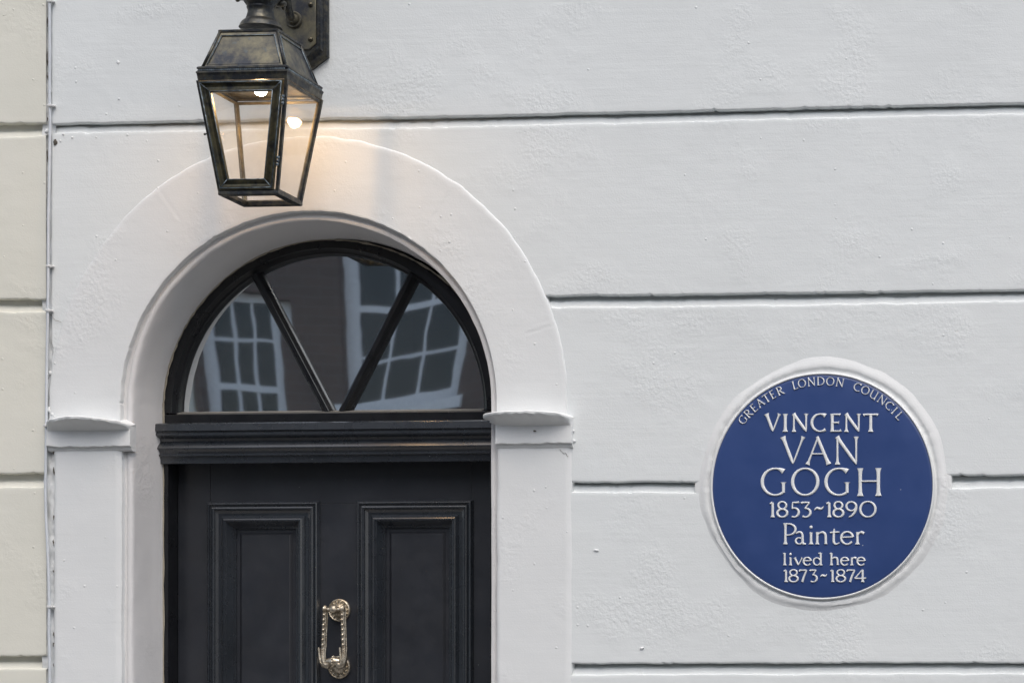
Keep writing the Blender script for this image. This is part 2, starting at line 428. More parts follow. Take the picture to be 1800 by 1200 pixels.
xs_f = np.concatenate([seg(XJ, WX(1815), .0035), seg(WX(1815), XR, .05)[1:]])
J1u = pline([(90, 218), (330, 213.5), (560, 209), (680, 207), (800, 205), (1060, 198), (1440, 190), (1800, 181)])
J1l = pline([(90, 235), (330, 231), (680, 226), (1060, 218), (1440, 208.5), (1800, 201)])
J2u = pline([(960, 520), (1060, 519), (1430, 515), (1800, 509.5)]); J2l = pline([(960, 541), (1060, 541), (1430, 537), (1800, 530)])
J3u = pline([(1005, 847), (1222, 846.5), (1672, 835), (1800, 834)]); J3l = pline([(1005, 865), (1222, 866), (1672, 859), (1800, 856)])
J4u = pline([(1005, 1166), (1440, 1165), (1800, 1164)]); J4l = pline([(1005, 1186), (1440, 1185), (1800, 1184)])
lift = lambda f, d: (lambda x: f(x) + d)
PITCH = .408
zimp = WZ(150, 741)
below2 = lambda x: np.where(x < CX + .02, zimp, J2u(x))
course('stucco_course', xs_f, lift(J1l, PITCH * 2), lift(J1u, PITCH), WHITE, house, seed=11, rows=12)
course('stucco_course', xs_f, lift(J1l, PITCH), J1u, WHITE, house, seed=1, rows=80)
course('stucco_course', xs_f, J1l, below2, WHITE, house, house_mask, 2, rows=100)
xs_r = np.concatenate([seg(CX + .3, WX(1815), .0035), seg(WX(1815), XR, .05)[1:]])
course('stucco_course', xs_r, J2l, J3u, WHITE, house, house_mask, 3, rows=80)
course('stucco_course', xs_r, J3l, J4u, WHITE, house, house_mask, 4, rows=80)
course('stucco_course', xs_r, J4l, lift(J4u, -PITCH), WHITE, house, house_mask, 5, rows=70)
zb = lambda x: np.full_like(x, .46)
course('stucco_course', xs_r, lift(J4l, -PITCH), lift(J4u, -2 * PITCH), WHITE, house, house_mask, 6, rows=14)
course('stucco_course', xs_r, lift(J4l, -PITCH * 2), lambda x: x * 0 + .02, WHITE, house, house_mask, 7, rows=14)
# the wall above the frame and the body of the house behind the courses (shadow gap and mass)
mb = MB(); mb.box(XJ, XR, -.004, .02, WZ(900, 180) + PITCH * 2 + .02, 9.0)
mb.build('upper_wall', WHITE, house)
mb = MB()
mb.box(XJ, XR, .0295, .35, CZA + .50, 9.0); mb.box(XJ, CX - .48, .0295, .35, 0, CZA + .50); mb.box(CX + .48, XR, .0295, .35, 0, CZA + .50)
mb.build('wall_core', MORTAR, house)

# arch band round the door
def ringpath(n_arc, zdown, n_st):
    """positions as (centre x, centre z, nx, nz) from left foot up round the arch to the right foot"""
    out = []
    for k in range(n_st): out.append((CX, zdown + (CZA - zdown) * k / n_st, -1.0, 0.0))
    for k in range(n_arc + 1):
        a = math.pi - math.pi * k / n_arc; out.append((CX, CZA, math.cos(a), math.sin(a)))
    for k in range(n_st): out.append((CX, CZA - (CZA - zdown) * (k + 1) / n_st, 1.0, 0.0))
    return np.array(out)

ZI = WZ(150, 742)
rp = ringpath(460, ZI - .004, 14)
rs = [(.600, .0292), (.5905, .0290), (.5902, .0015), (.5895, .0000), (.5884, -.0011), (.5872, -.0018), (.584, -.0022)] + [(.580 - .0032 * k, -.0026) for k in range(47)] + [(.4275, -.0028), (.4248, -.0022), (.4236, -.0002), (.4230, .003), (.4228, .008), (.4226, .016)]
R_ = np.array([r[0] for r in rs]); D_ = np.array([r[1] for r in rs])
th = np.linspace(0, 1, len(rp)); rad_noise = .0014 * fbm(th * 55, th * 0, 4, 3); inn_noise = .0007 * fbm(th * 80, th * 0, 8, 4) + .0010 * np.maximum(0, fbm(th * 150, th * 0, 17, 2) - .6) * 3
P = np.zeros((len(rp), len(rs), 3))
for j, (r, d) in enumerate(rs):
    rr = r + (rad_noise if r > .5825 else 0) + ((inn_noise + .010 * np.clip(rp[:, 2], 0, 1)) if r < .4285 else 0)
    P[:, j, 0] = rp[:, 0] + rp[:, 2] * rr; P[:, j, 2] = rp[:, 1] + rp[:, 3] * rr; P[:, j, 1] = d
# faint joints between the voussoirs of the band
ang = np.arctan2(P[:, :, 2] - CZA, P[:, :, 0] - CX); rr = np.hypot(P[:, :, 2] - CZA, P[:, :, 0] - CX)
jn = np.zeros_like(rr)
for a0, r0, r1 in ((math.atan2(*(np.subtract(W(760, 385), (CX, CZA))[::-1])), .47, .59), (math.atan2(*(np.subtract(W(300, 362), (CX, CZA))[::-1])), .50, .59), (math.atan2(*(np.subtract(W(948, 580), (CX, CZA))[::-1])), .52, .59)):
    jn += .00045 * np.exp(-((ang - a0) * rr / .0022) ** 2) * (rr > r0) * (rr < r1) - .0002 * np.exp(-((ang - a0 - .012) * rr / .004) ** 2) * (rr > r0) * (rr < r1)
P[:, :, 1] += jn - np.where((D_ < .001)[None, :] , relief(P[:, :, 0], P[:, :, 2], 20), 0) * 1.0
gridmesh('arch_band', P, WHITE2, house, flip=False)

# stepped edge, bead and reveal, down to the step
rp = ringpath(300, .15, 220)
prof = [(.4300, .012), (.4205, .0125), (.4170, .0129), (.4155, .0112), (.4125, .0100), (.4090, .0100), (.4058, .0115), (.4035, .0145), (.4022, .022), (.4005, .030), (.3985, .045), (.396, .062), (.3935, .080), (.391, .098), (.388, .115), (.386, .128), (.3855, .135), (.385, .25)]
th = np.linspace(0, 1, len(rp)); P = np.zeros((len(rp), len(prof), 3))
for j, (r, d) in enumerate(prof):
    s_ = np.arange(len(rp)) * .01
    wv = .0016 * fbm(s_ * 3.0, s_ * 0 + d * 25, 31, 4) + (.0004 * fbm(s_ * 22, s_ * 0 + d * 60, 37, 2))
    if d > .13: wv = wv * .25
    wv = wv + .010 * np.clip(rp[:, 2], 0, 1)
    wv = wv + .0145 * np.clip(rp[:, 2], 0, 1) * min(1, max(0, (d - .0126) / .002)) * (1 if j > 2 else 0) + .011 * np.clip(rp[:, 2], 0, 1) * (1 if 2 < j < 7 else 0) * 0
    P[:, j, 0] = rp[:, 0] + rp[:, 2] * (r + wv); P[:, j, 2] = rp[:, 1] + rp[:, 3] * (r + wv); P[:, j, 1] = d
gridmesh('door_reveal', P, REVEAL, house)

# pilasters under the imposts
def pilaster(xa, xb, seed):
    z1 = WZ(150, 786) ; z0 = .15
    edge = [(xa + .0012, .020), (xa, .006), (xa + .0008, -.0008), (xa + .004, -.0030)]
    n = 40; cols = edge + [(xa + .008 + (xb - xa - .020) * k / n, -.0034) for k in range(n + 1)] + [(xb - .009, -.0030), (xb - .004, -.0016), (xb + .001, .0003), (xb + .003, .02)]
    zs = np.linspace(z0, z1, 260); P = np.zeros((len(zs), len(cols), 3))
    for j, (x, y) in enumerate(cols):
        P[:, j, 0] = x + .0010 * fbm(zs * 18, zs * 0, seed + (0 if j < 5 else 5), 4); P[:, j, 1] = y; P[:, j, 2] = zs
    P[:, :, 1] -= relief(P[:, :, 0], P[:, :, 2], seed) * np.where(P[:, :, 1] < .001, 1, 0)
    gridmesh('pilaster', P, WHITE2, house, flip=True)
pilaster(WX(95.5), CX - .4228, 41); pilaster(CX + .4328, WX(1004), 47)

def impost(xa, xb, lip, ztop, zun, zneck, zlow, pmax, seed, overhang):
    n = 90; t = np.linspace(-1, 1, n); xs = xa + (xb - xa) * (t + 1) / 2
    bulge = np.clip(1 - np.abs(t) ** 2.6, 0, 1) ** .6
    zl = lip(xs) + .0012 * fbm(xs * 50, xs * 0, seed, 3)
    zt = zl + .0025 + .0030 * bulge; wob = .0013 * fbm(xs * 60, xs * 0, seed + 3, 3)
    p = .010 + (pmax - .010) * bulge; neck = .0125
    rows = [(zt + .004, xs * 0 + .012), (zt, -.003 - xs * 0), (zt * .5 + zl * .5, -(p * .55)), (zl + .0022, -(p - .002)), (zl + .0004, -(p + .0006)), (zl - .0036 + .0012 * fbm(xs * 90, xs * 0, seed + 7, 3), -(p + .0002)), (zl - .0060 + .0014 * fbm(xs * 90, xs * 0, seed + 7, 3), -(p - .0025))]
    for f in (.25, .5, .75, .92, 1.0):
        q = f ** .95; rows.append((zl - .0060 + (zun - zl + .0060) * f, -(p - .0025 + (neck - p + .0025) * q)))
    for f in (.2, .4, .6, .8, .93): rows.append((zun + (zneck - zun) * f + xs * 0, -(neck + .0015 * f + xs * 0)))
    zk = zneck + wob
    rows += [(zk, -(neck + .0012 + xs * 0)), (zk - .0012, -(neck - .002 + xs * 0)), (zk - .0018, -(.0065 + xs * 0)), (zlow + .002 + xs * 0, -(.0055 + xs * 0)), (zlow + xs * 0, -(.0038 + xs * 0)), (zlow - .002 + xs * 0, xs * 0 + .003)]
    P = np.zeros((n, len(rows), 3))
    for j, (z, y) in enumerate(rows):
        o = overhang if 2 <= j <= 8 else 0
        P[:, j, 0] = (xa - o * (1.0 if j < 7 else .5)) + (xb - xa + o * (1.0 if j < 7 else .5)) * (t + 1) / 2; P[:, j, 2] = z; P[:, j, 1] = y
    P[:, :, 1] += .0004 * fbm(P[:, :, 0] * 45, P[:, :, 2] * 45, seed, 3)
    # end caps: first and last columns are pushed back into the wall
    e0 = P[:1].copy(); e0[:, :, 1] = .018; e1 = P[-1:].copy(); e1[:, :, 1] = .018
    gridmesh('impost', np.concatenate([e0, P, e1]), WHITE2, house, flip=True)
impost(WX(79, -.02), WX(226, -.02), pline([(76, 745), (95, 739), (130, 735), (195, 738.5), (212, 742), (226, 748)], -.02), WZ(150, 731, -.01), WZ(150, 757, -.01), WZ(150, 784, -.01), WZ(150, 792), .058, 3, 0.0)
impost(WX(869, -.02), WX(1003, -.02), pline([(845, 736), (870, 729), (900, 727), (937, 726), (987, 728), (1003, 733)], -.02), WZ(930, 722, -.01), WZ(930, 748, -.01), WZ(930, 779, -.01), WZ(930, 787), .058, 9, .028)

# raised plaster round the plaque
def surround():
    nA = 360; prof = [(.2835, .0288), (.2832, .003), (.2815, .0016), (.277, .0006), (.272, -.0004), (.268, -.0016), (.2635, -.0036), (.258, -.0042), (.2545, -.0036), (.2525, -.0018), (.2505, -.0008), (.2478, -.0016), (.2462, -.0020), (.2455, .004), (.245, .02)]
    a = np.linspace(0, 2 * math.pi, nA + 1); P = np.zeros((nA + 1, len(prof), 3))
    ca = np.cos(a); sa = np.sin(a)
    out_n = fbm(ca * 2.2 + 5, sa * 2.2 + 5, 2, 3); mid_n = fbm(ca * 7 + 5, sa * 7 + 5, 7, 3); fine = fbm(ca * 30, sa * 30, 5, 2)
    for j, (r, d) in enumerate(prof):
        if j < 6: rr = r + .006 * out_n + .0015 * mid_n
        elif j < 10: rr = r + .0030 * out_n + .0016 * mid_n + .0005 * fine
        else: rr = r + .0003 * fine
        P[:, j, 0] = PLX + rr * ca; P[:, j, 2] = PLZ + rr * sa
        P[:, j, 1] = d + (.0005 * fine * (6 <= j < 12)) + (.0005 * mid_n if 3 <= j < 12 else 0) - (relief(P[:, j, 0], P[:, j, 2]) if 1 <= j < 11 else 0)
    P[-1] = P[0]
    gridmesh('plaque_surround', P, WHITE2, house)
surround()

# rough joint between the two houses
zs = np.linspace(.1, 3.9, 900); cols = np.linspace(0, 1, 9); P = np.zeros((len(zs), 9, 3))
xa = WX(80, .02); xb = WX(104, .02)
for j, c in enumerate(cols):
    P[:, j, 0] = xa + (xb - xa) * c; P[:, j, 2] = zs
    P[:, j, 1] = 0.0045 + .003 * fbm(zs * 40, zs * 0 + j * .35, 3, 3) + .012 * np.clip(fbm(zs * 9, zs * 0 + j * .12, 8, 3) - .25, 0, .8)
P[:, :, 1] = np.clip(P[:, :, 1], .002, .03)
gridmesh('party_joint', P, WHITE2, house)
mb = MB(); mb.box(WX(60), WX(110), .031, .036, 0, 4.0); mb.build('joint_back', MORTAR_D, house)

# chips, blobs and an old fixing hole
def blob(px, py, r, sc=(1, .8, 1), y=-.001, mat=None, name='plaster_blob'):
    x, z = W(px, py, y); mb = MB(); mb.ball((x, y, z), r, 10, sc); s = rnd.random() * 9
    v = [(p[0] + .25 * r * float(vnoise(np.array(p[0] * 300 + s), np.array(p[2] * 300))), p[1], p[2] + .25 * r * float(vnoise(np.array(p[0] * 280), np.array(p[2] * 300 + s)))) for p in mb.v]
    mesh(name, v, mb.f, mat or WHITE2, house, True)
for a in ((83, 231, .0055), (87, 160, .0048), (84, 386, .004), (84, 545, .0045), (86, 720, .006, (.8, .5, 1)), (92, 728, .0045), (88, 655, .004), (127, 242, .0022), (111, 236, .0024), (106, 248, .002), (169, 241, .0018), (209, 174, .0024), (208, 110, .0038, (1, .3, 1)), (1360, 1008, .001), (1128, 1138, .005, (1, .35, .6)), (1048, 966, .0045, (1.4, .35, .6)), (1004, 738, .004), (1007, 757, .0035), (1009, 775, .0035), (691, 384, .0032), (677, 366, .0022)): blob(*a)
blob(97, 250, .006, (.7, .25, 1.2), -.0018, MORTAR_D, 'chipped_hole'); blob(940, 757, .0035, (1, .3, .45), -.0165, MORTAR_D, 'chipped_hole')
blob(62, 782, .002, (1.3, .3, .8), -.0012, MORTAR_D, 'chipped_hole')

# ------------------------------------------------------------------ black door frame, fanlight, transom, door
YF = .130; YL = .180
FR = .3825; GR = .3530
# arch of the frame
afr = [(FR + .003, .16), (FR + .003, YF + .001), (FR + .001, YF), (.3665, YF - .001), (.3655, YF + .003), (.3625, YF + .006), (.3605, YF + .010), (.3560, YF + .012), (GR + .001, YF + .018), (GR, YF + .032), (GR, .19)]
nA = 160; loops = []
z_s = WZ(590, 722, YF)                         # top of the fanlight sill
pts = [(CX, z_s - .001 + (CZA - z_s) * k / 6, -1, 0) for k in range(6)] + [(CX, CZA, math.cos(math.pi * (1 - k / nA)), math.sin(math.pi * (1 - k / nA))) for k in range(nA + 1)] + [(CX, CZA - (CZA - z_s) * (k + 1) / 6 - .001, 1, 0) for k in range(6)]
mb = MB(); mb.loft([[(cx + nx * (r + (.016 * max(nx, 0) if r > .38 else 0)), d, cz + nz * r) for r, d in afr] for cx, cz, nx, nz in pts], closed=False)
fan = mb.build('fanlight', BLACK_F, house, sharp=35)
# sill rail under the glass with a dusty ledge
zr = WZ(590, 741, YF); mb = MB(); mb.box(CX - FR, CX + FR + .014, YF, .19, zr - .02, z_s - .004, .0012); mb.build('sill_rail', BLACK_F, fan)
mb = MB(); sec = [(YF + .004, z_s - .0041), (YF + .0035, z_s - .001), (YF + .028, z_s + .005), (YF + .03, z_s - .0041)]
mb.loft([[(x, y, z) for y, z in sec] for x in (CX - GR - .002, CX + GR + .002)], cap0=True, cap1=True); mb.build('glazing_ledge', DUSTY, fan)
# glazing bars
def gbar(p0, p1, w0, w1):
    a = Vector((W(*p0, YF + .004)[0], 0, W(*p0, YF + .004)[1])); b = Vector((W(*p1, YF + .004)[0], 0, W(*p1, YF + .004)[1]))
    t = (b - a).normalized(); n = Vector((t.z, 0, -t.x)); sec = [(-1, .034), (-1, .016), (-.82, .010), (-.5, .007), (-.35, .001), (.35, .001), (.5, .007), (.82, .010), (1, .016), (1, .034)]
    mb = MB(); mb.loft([[tuple(p + n * s * w + Vector((0, YF + .003 + d, 0))) for s, d in sec] for p, w in ((a - t * .004, w0), (b + t * .012, w1))], cap0=True, cap1=True)
    mb.build('glazing_bar', BLACK_F, fan, sharp=40)
gbar((573, 721), (451, 489), .0125, .0130); gbar((601, 721), (719, 489), .0125, .0130)
# panes: sectors between the bars
HX, HZ = W(587, 735, YF + .02)
def pane(a0, a1, tilt, bow, seed):
    yy = YF + .028; na, nr = 40, 30; V = np.zeros((na + 1, nr + 1, 3))
    for i in range(na + 1):
        a = a0 + (a1 - a0) * i / na; dx, dz = math.cos(a), math.sin(a)
        # distance to the circle of radius GR+.004 round the arch centre
        ox, oz = HX - CX, HZ - CZA; bb = ox * dx + oz * dz; cc = ox * ox + oz * oz - (GR + .0045) ** 2; tt = -bb + math.sqrt(bb * bb - cc)
        for j in range(nr + 1): V[i, j] = (HX + dx * tt * j / nr, yy, HZ + dz * tt * j / nr)
    c = V.reshape(-1, 3).mean(0); X = V[:, :, 0] - c[0]; Z = V[:, :, 2] - c[2]
    V[:, :, 1] += tilt[0] * X + tilt[1] * Z + bow[0] * X * X + bow[1] * X * Z + bow[2] * Z * Z
    return gridmesh('pane', V, FGLASS, fan)
angb = lambda p: math.atan2(W(*p, YF)[1] - HZ, W(*p, YF)[0] - HX)
aL = angb((451, 489)); aR = angb((719, 489))
pane(math.pi + .02, aL, (.0010, -.001), (.004, .010, 0), 1); pane(aL, aR, (-.0006, .001), (0, .006, .004), 2); pane(aR, -.02, (.0035, .001), (.010, -.022, .004), 3)

# transom moulding
tp = [(740, .012), (741, .026), (742, .0285), (754, .0300), (755.5, .0255), (757, .0250), (758, .0275), (762, .0275), (764, .022), (768, .0135), (773, .0110), (775, .0130), (779, .0185), (784, .0225), (786, .0225), (787, .0185), (791, .0155), (795, .0140), (796, .0165), (798.5, .0165), (799.5, .0120), (806, .0105), (812, .0100), (813, .004), (813, -.05)]
mb = MB(); sec = [(YF - h, WZ(590, py, YF - h)) for py, h in tp] + [(.185, WZ(590, 740, YF))]
mb.loft([[(x, y, z) for y, z in sec] for x in (CX - .3925, CX + .404)], cap0=True, cap1=True)
mb.build('transom', BLACK_T, house, sharp=14)
# jambs of the frame
zt = WZ(590, 811, YF)
for sx in (-1, 1):
    mb = MB(); xo = CX + sx * .3865 + (.016 if sx > 0 else 0); xi = CX + sx * .3735
    mb.box(min(xo, xi), max(xo, xi), YF, .235, .15, zt, .0015); mb.build('door_jamb', BLACK_F, house)

# the door
door = MB(); door.box(CX - .3735, CX + .3735, YL + .032, YL + .045, .16, zt + .02); door = door.build('door', BLACK_V, house)
def dx(px): return WX(px, YL)
PX = [dx(365), dx(563), dx(628), dx(833)]; zp1 = WZ(599, 880, YL); zp0 = 1.02
ov = .006                                       # the moulding laps over the stiles
def bx(name, x0, x1, z0, z1, mat, y0=YL, y1=YL + .035):
    mb = MB(); mb.box(x0, x1, y0, y1, z0, z1, .0006); return mb.build(name, mat, door)
bx('stile', CX - .3730, PX[0] + ov, .16, zt + .02, BLACK_V); bx('stile', PX[3] - ov, CX + .3730, .16, zt + .02, BLACK_V)
bx('muntin', PX[1] - ov, PX[2] + ov, .16, zp1 - ov - .0005, BLACK_V, YL + .0004)
bx('top_rail', PX[0] + ov + .0004, PX[3] - ov - .0004, zp1 - ov, zt + .02, BLACK_V, YL + .0003)
for k in (0, 2): bx('lock_rail', PX[k] + ov + .0004, PX[k + 1] - ov - .0004, zp0 - .19, zp0 + ov, BLACK_V, YL + .0004); bx('bottom_rail', PX[k] + ov + .0004, PX[k + 1] - ov - .0004, .16, .40, BLACK_V, YL + .0004)
mp = [(0, -.001), (.0004, .0030), (.0046, .0098), (.0062, .0106), (.0085, .0102), (.0092, .0072), (.0112, .0066), (.0145, .0108), (.0170, .0120), (.0195, .0118), (.0215, .0095), (.0225, .0060), (.029, .0030), (.036, .0022), (.0366, .0035), (.0425, .0095), (.0455, .0112), (.0485, .0108), (.0492, .0082), (.0515, .0078), (.053, .0050), (.057, -.0010), (.061, -.0070), (.0625, -.0072), (.0635, -.0105), (.0662, -.0108), (.067, -.016)]
for k in (0, 2):
    for (a, b) in ((zp0, zp1), (.40, zp0 - .19)):
        rect = [(PX[k], a), (PX[k + 1], a), (PX[k + 1], b), (PX[k], b)]
        w = PX[k + 1] - PX[k]; mb = MB(); mb.loft([[(p.x, YL - h, p.y) for p in inset(rect, s * .93)] for s, h in mp]); mb.build('panel_moulding', BLACK_T, door, sharp=14)
        mb = MB(); loops = [[(p.x, YL - h, p.y) for p in inset(rect, s)] for s, h in ((.058, -.0155), (.070, -.0150), (.0755, -.0105), (.0765, -.0098))]
        mb.loft(loops, cap1=True); mb.build('panel', BLACK_V, door)

# the knocker
kx, kz = W(597, 1072, YL); kx2, kz2 = W(597, 1172, YL); yk = YL - .034
def rose(cx, cz, r, boss):
    mb = MB(); mb.lathe([(r * .98, 0.0), (r, -.002), (r * .98, -.0045), (r * .90, -.0058), (r * .84, -.0045), (r * .60, -.0050), (r * .54, -.0085), (r * .40, -.011), (r * .30, -.014)], (cx, YL, cz), 'y', 36)
    for k in range(14):
        a = 2 * math.pi * k / 14; mb.ball((cx + math.cos(a) * r * .71, YL - .0058, cz + math.sin(a) * r * .71), .0024, 6)
    return mb
mb = rose(kx, kz, .0262, True); mb.lathe([(.0085, -.012), (.0075, -.022), (.0092, -.028), (.0100, -.034), (.0092, -.040), (.006, -.0445), (.001, -.046)], (kx, YL, kz), 'y', 20)
for k in range(6):
    a = 2 * math.pi * k / 6; mb.ball((kx + math.cos(a) * .006, YL - .0405, kz + math.sin(a) * .006), .0030, 6)
mb.tube([(kx - .0185, yk, kz), (kx + .0185, yk, kz)], .0048, 10); mb.build('knocker_rose', KNOCK, door, sharp=50)
rose(kx2, kz2, .0262, False).build('striker_rose', KNOCK, door, sharp=50)
mb = MB(); zb_ = WZ(590, 1139, yk)
for s in (-1, 1):
    x0 = kx + s * .0205; x1 = kx + s * .0240
    mb.ball((x0, yk - .001, kz + .001), .0088, 12, (.68, .8, 1.05)); mb.ball((x0 - .001, yk - .0065, kz + .001), .0050, 8, (.6, .7, 1.2))
    mb.tube([(x0, yk, kz), (x1, yk - .002, zb_)], [.0052, .0052], 8)
    mb.tube([(x0 + s * .0040, yk + .002, kz), (x1 + s * .0044, yk, zb_)], [.0020, .0020], 6); mb.tube([(x0 - s * .0040, yk + .002, kz), (x1 - s * .0044, yk, zb_)], [.0020, .0020], 6)
    for k in range(7):
        f = (k + 1.1) / 7.8; mb.ball((x0 + (x1 - x0) * f, yk - .0062 - .002 * f, kz + (zb_ - kz) * f), .0036, 8, (1, 1, 1.1))
    # leaf-shaped hook at the foot of each arm
    J = [(x1, zb_ + .001), (x1 + s * .001, zb_ - .012), (x1 + s * .0008, zb_ - .026), (x1 - s * .003, zb_ - .037), (x1 - s * .0095, zb_ - .0395), (x1 - s * .0145, zb_ - .034), (x1 - s * .018, zb_ - .029)]
    mb.tube([(x, yk - .003, z) for x, z in J], [.0056, .0066, .0076, .0084, .0084, .0074, .006], 10)
    for off, rr_ in ((s * .0066, .0021), (-s * .0058, .0021)):
        pth = [(x1 + off * 1.28, zb_ + .0022), (x1 + off * 1.15, zb_ - .006), (x1 + off * 1.0, zb_ - .020), (x1 + off * .8 - s * .0015, zb_ - .032), (x1 - s * .006, zb_ - .042 + abs(off) * .4)]
        mb.tube([(x, yk - .0085, z) for x, z in pth], [rr_ * .9, rr_, rr_, rr_, rr_ * .8], 6)
    for k in range(7):
        z = zb_ - .003 - k * .0042; mb.ball((x1, yk - .0095, z), .0016, 5, (1.8, .8, .6))
zc = zb_ - .030; mb.tube([(kx - .015, yk - .003, zc), (kx - .006, yk - .003, zc), (kx, yk - .003, zc), (kx + .006, yk - .003, zc), (kx + .015, yk - .003, zc)], [.0068, .0095, .0115, .0095, .0068], 14)
for k in range(12):
    a = 2 * math.pi * k / 12; mb.ball((kx, yk - .003 - math.cos(a) * .0118, zc + math.sin(a) * .0118), .0026, 6)
mb.build('knocker_loop', KNOCK, door, sharp=50)

# brown line of old filler where the frame meets the stucco
def ribbon(name, pts, w, y, mat, parent):
    mb = MB(); L = []
    for i, (x, z) in enumerate(pts):
        a = Vector(pts[max(i - 1, 0)]); b = Vector(pts[min(i + 1, len(pts) - 1)]); t = (b - a).normalized(); ww = w * (.35 + rnd.random() * .9) * (1 if 0 < i < len(pts) - 1 else .2)
        L.append([(x - t.y * ww, y, z + t.x * ww), (x, y - .0004, z), (x + t.y * ww, y, z - t.x * ww)])
    mb.loft(L, closed=False); return mb.build(name, mat, parent)
pa = [(CX - .3845, .9 + k * .04) for k in range(int((CZA - .9) / .04))]
pa += [(CX - .3845 * math.cos(t) + .024 * max(0, -math.cos(t)), CZA + .3845 * math.sin(t)) for t in np.linspace(0, math.pi, 150)]
ribbon('filler_line', [(x + .0006 * math.sin(k * 1.7), z) for k, (x, z) in enumerate(pa)], .0024, YF - .0015, SEAL, house)
def crack(pts, w=.0006, y=-.0012, mat=None):
    P_ = []
    for i in range(len(pts) - 1):
        for k in range(5):
            f = k / 5; P_.append(W(pts[i][0] + (pts[i + 1][0] - pts[i][0]) * f + rnd.uniform(-.8, .8), pts[i][1] + (pts[i + 1][1] - pts[i][1]) * f + rnd.uniform(-.8, .8), y))
    ribbon('crack', P_, w, y, mat or MORTAR_D, house)
crack([(983, 789), (990, 796), (995, 797), (1000, 805)], .0005, -.0043); crack([(88, 552), (97, 563), (112, 567)], .0005, -.0030); crack([(90, 600), (94, 612), (91, 628)], .0004, -.003)
for py, ln_ in ((30, 18), (90, 25), (128, 14), (205, 9), (262, 22), (330, 12), (402, 16), (445, 20), (500, 26), (590, 12), (648, 9), (662, 8), (790, 8), (820, 14), (905, 8), (948, 10), (1000, 6), (1110, 9), (1128, 8), (1165, 6)):
    crack([((83.5 if py < 700 else 94) , py), ((84.0 if py < 700 else 94.6), py + ln_ * 1.3)], .0016, -.0015, MORTAR_D)

# dark hall behind the fanlight
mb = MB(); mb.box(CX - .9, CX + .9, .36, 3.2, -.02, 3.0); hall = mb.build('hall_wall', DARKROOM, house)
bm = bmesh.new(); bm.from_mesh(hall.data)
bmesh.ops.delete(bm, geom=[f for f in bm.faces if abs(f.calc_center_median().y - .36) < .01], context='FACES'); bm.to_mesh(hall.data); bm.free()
mb = MB(); mb.box(CX - .50, CX + .50, -.28, .26, 0, .15, .006); mb.build('door_step', KERBM, house)

# ------------------------------------------------------------------ the cream house next door
creamh = thing('cream_house', (WX(0) - .8, 0, 0), 'cream painted stucco house front at the left edge, beside the white house', 'house')
xs_c = np.concatenate([seg(WX(0) - 2.6, WX(-10), .05), seg(WX(-10), WX(82), .0035)[1:]])
cu = [pline([(0, 218.5), (82, 217)]), pline([(0, 526), (82, 526)]), pline([(0, 833), (82, 831.5)]), pline([(0, 1152), (82, 1153)])]
cl = [pline([(0, 243), (40, 242), (82, 239)]), pline([(0, 549), (82, 549)]), pline([(0, 857), (82, 857)]), pline([(0, 1176), (82, 1176)])]
course('stucco_course', xs_c, lift(cl[0], .80), lift(cu[0], .40), CREAM, creamh, None, 21, 12, -.002, 1)
course('stucco_course', xs_c, lift(cl[0], .40), cu[0], CREAM, creamh, None, 22, 70, -.002, 1)
for k in range(3): course('stucco_course', xs_c, cl[k], cu[k + 1], CREAM, creamh, None, 23 + k, 70, -.002, 1.15)
course('stucco_course', xs_c, cl[3], lift(cu[3], -.40), CREAM, creamh, None, 27, 40, -.002, 1.15)
course('stucco_course', xs_c, lift(cl[3], -.40), lift(cu[3], -.80), CREAM, creamh, None, 28, 12, -.002, 1)
course('stucco_course', xs_c, lift(cl[3], -.80), lambda x: x * 0 + .02, CREAM, creamh, None, 29, 12, -.002, 1)
mb = MB(); mb.box(WX(0) - 2.6, WX(81.5), .017, .30, 0, 9.0); mb.box(WX(0) - 2.6, WX(81.8), -.006, .016, WZ(0, 218) + .83, 9.0); mb.build('wall_core', CREAM, creamh)

# ------------------------------------------------------------------ cable down the joint
cab = thing('wall_cable', (WX(88), 0, 0), 'thin white cable clipped down the joint between the cream and white houses', 'cable')
cp = [(87.5, -60), (87.5, 0), (87.5, 90), (87, 170), (88, 215), (87, 300), (85.5, 390), (85.5, 470), (84.5, 545), (83, 600), (81.5, 680), (81, 745), (80.5, 800), (80, 860), (81, 900), (84, 960), (86, 1010), (87, 1066), (86, 1110), (87.5, 1160), (87, 1240), (85, 1400), (86, 2000), (86, 2550)]
pts = []
zfun = [(W(a, b, -.008)) for a, b in cp]
zz = np.linspace(zfun[0][1], zfun[-1][1], 260); xx = np.interp(-zz, [-z for x, z in zfun], [x for x, z in zfun])
mb = MB(); mb.tube([(x, -.0085 + .0012 * math.sin(z * 9), z) for x, z in zip(xx, zz)], .0030, 10); mb.build('cable', CABLE, cab, True)
for a, b in ((88, 186), (87, 3), (85.5, 468), (84, 546), (87, 1066), (81, 748)):
    x, z = W(a, b, -.008); mb = MB(); mb.box(x - .0042, x + .0075, -.0135, .001, z - .0028, z + .0028, .0010); mb.ball((x + .0085, -.0045, z), .0030, 8); mb.tube([(x + .0088, -.002, z), (x + .0088, -.0085, z)], .0016, 6)
    mb.build('cable_clip', CLIPM, cab, sharp=50)

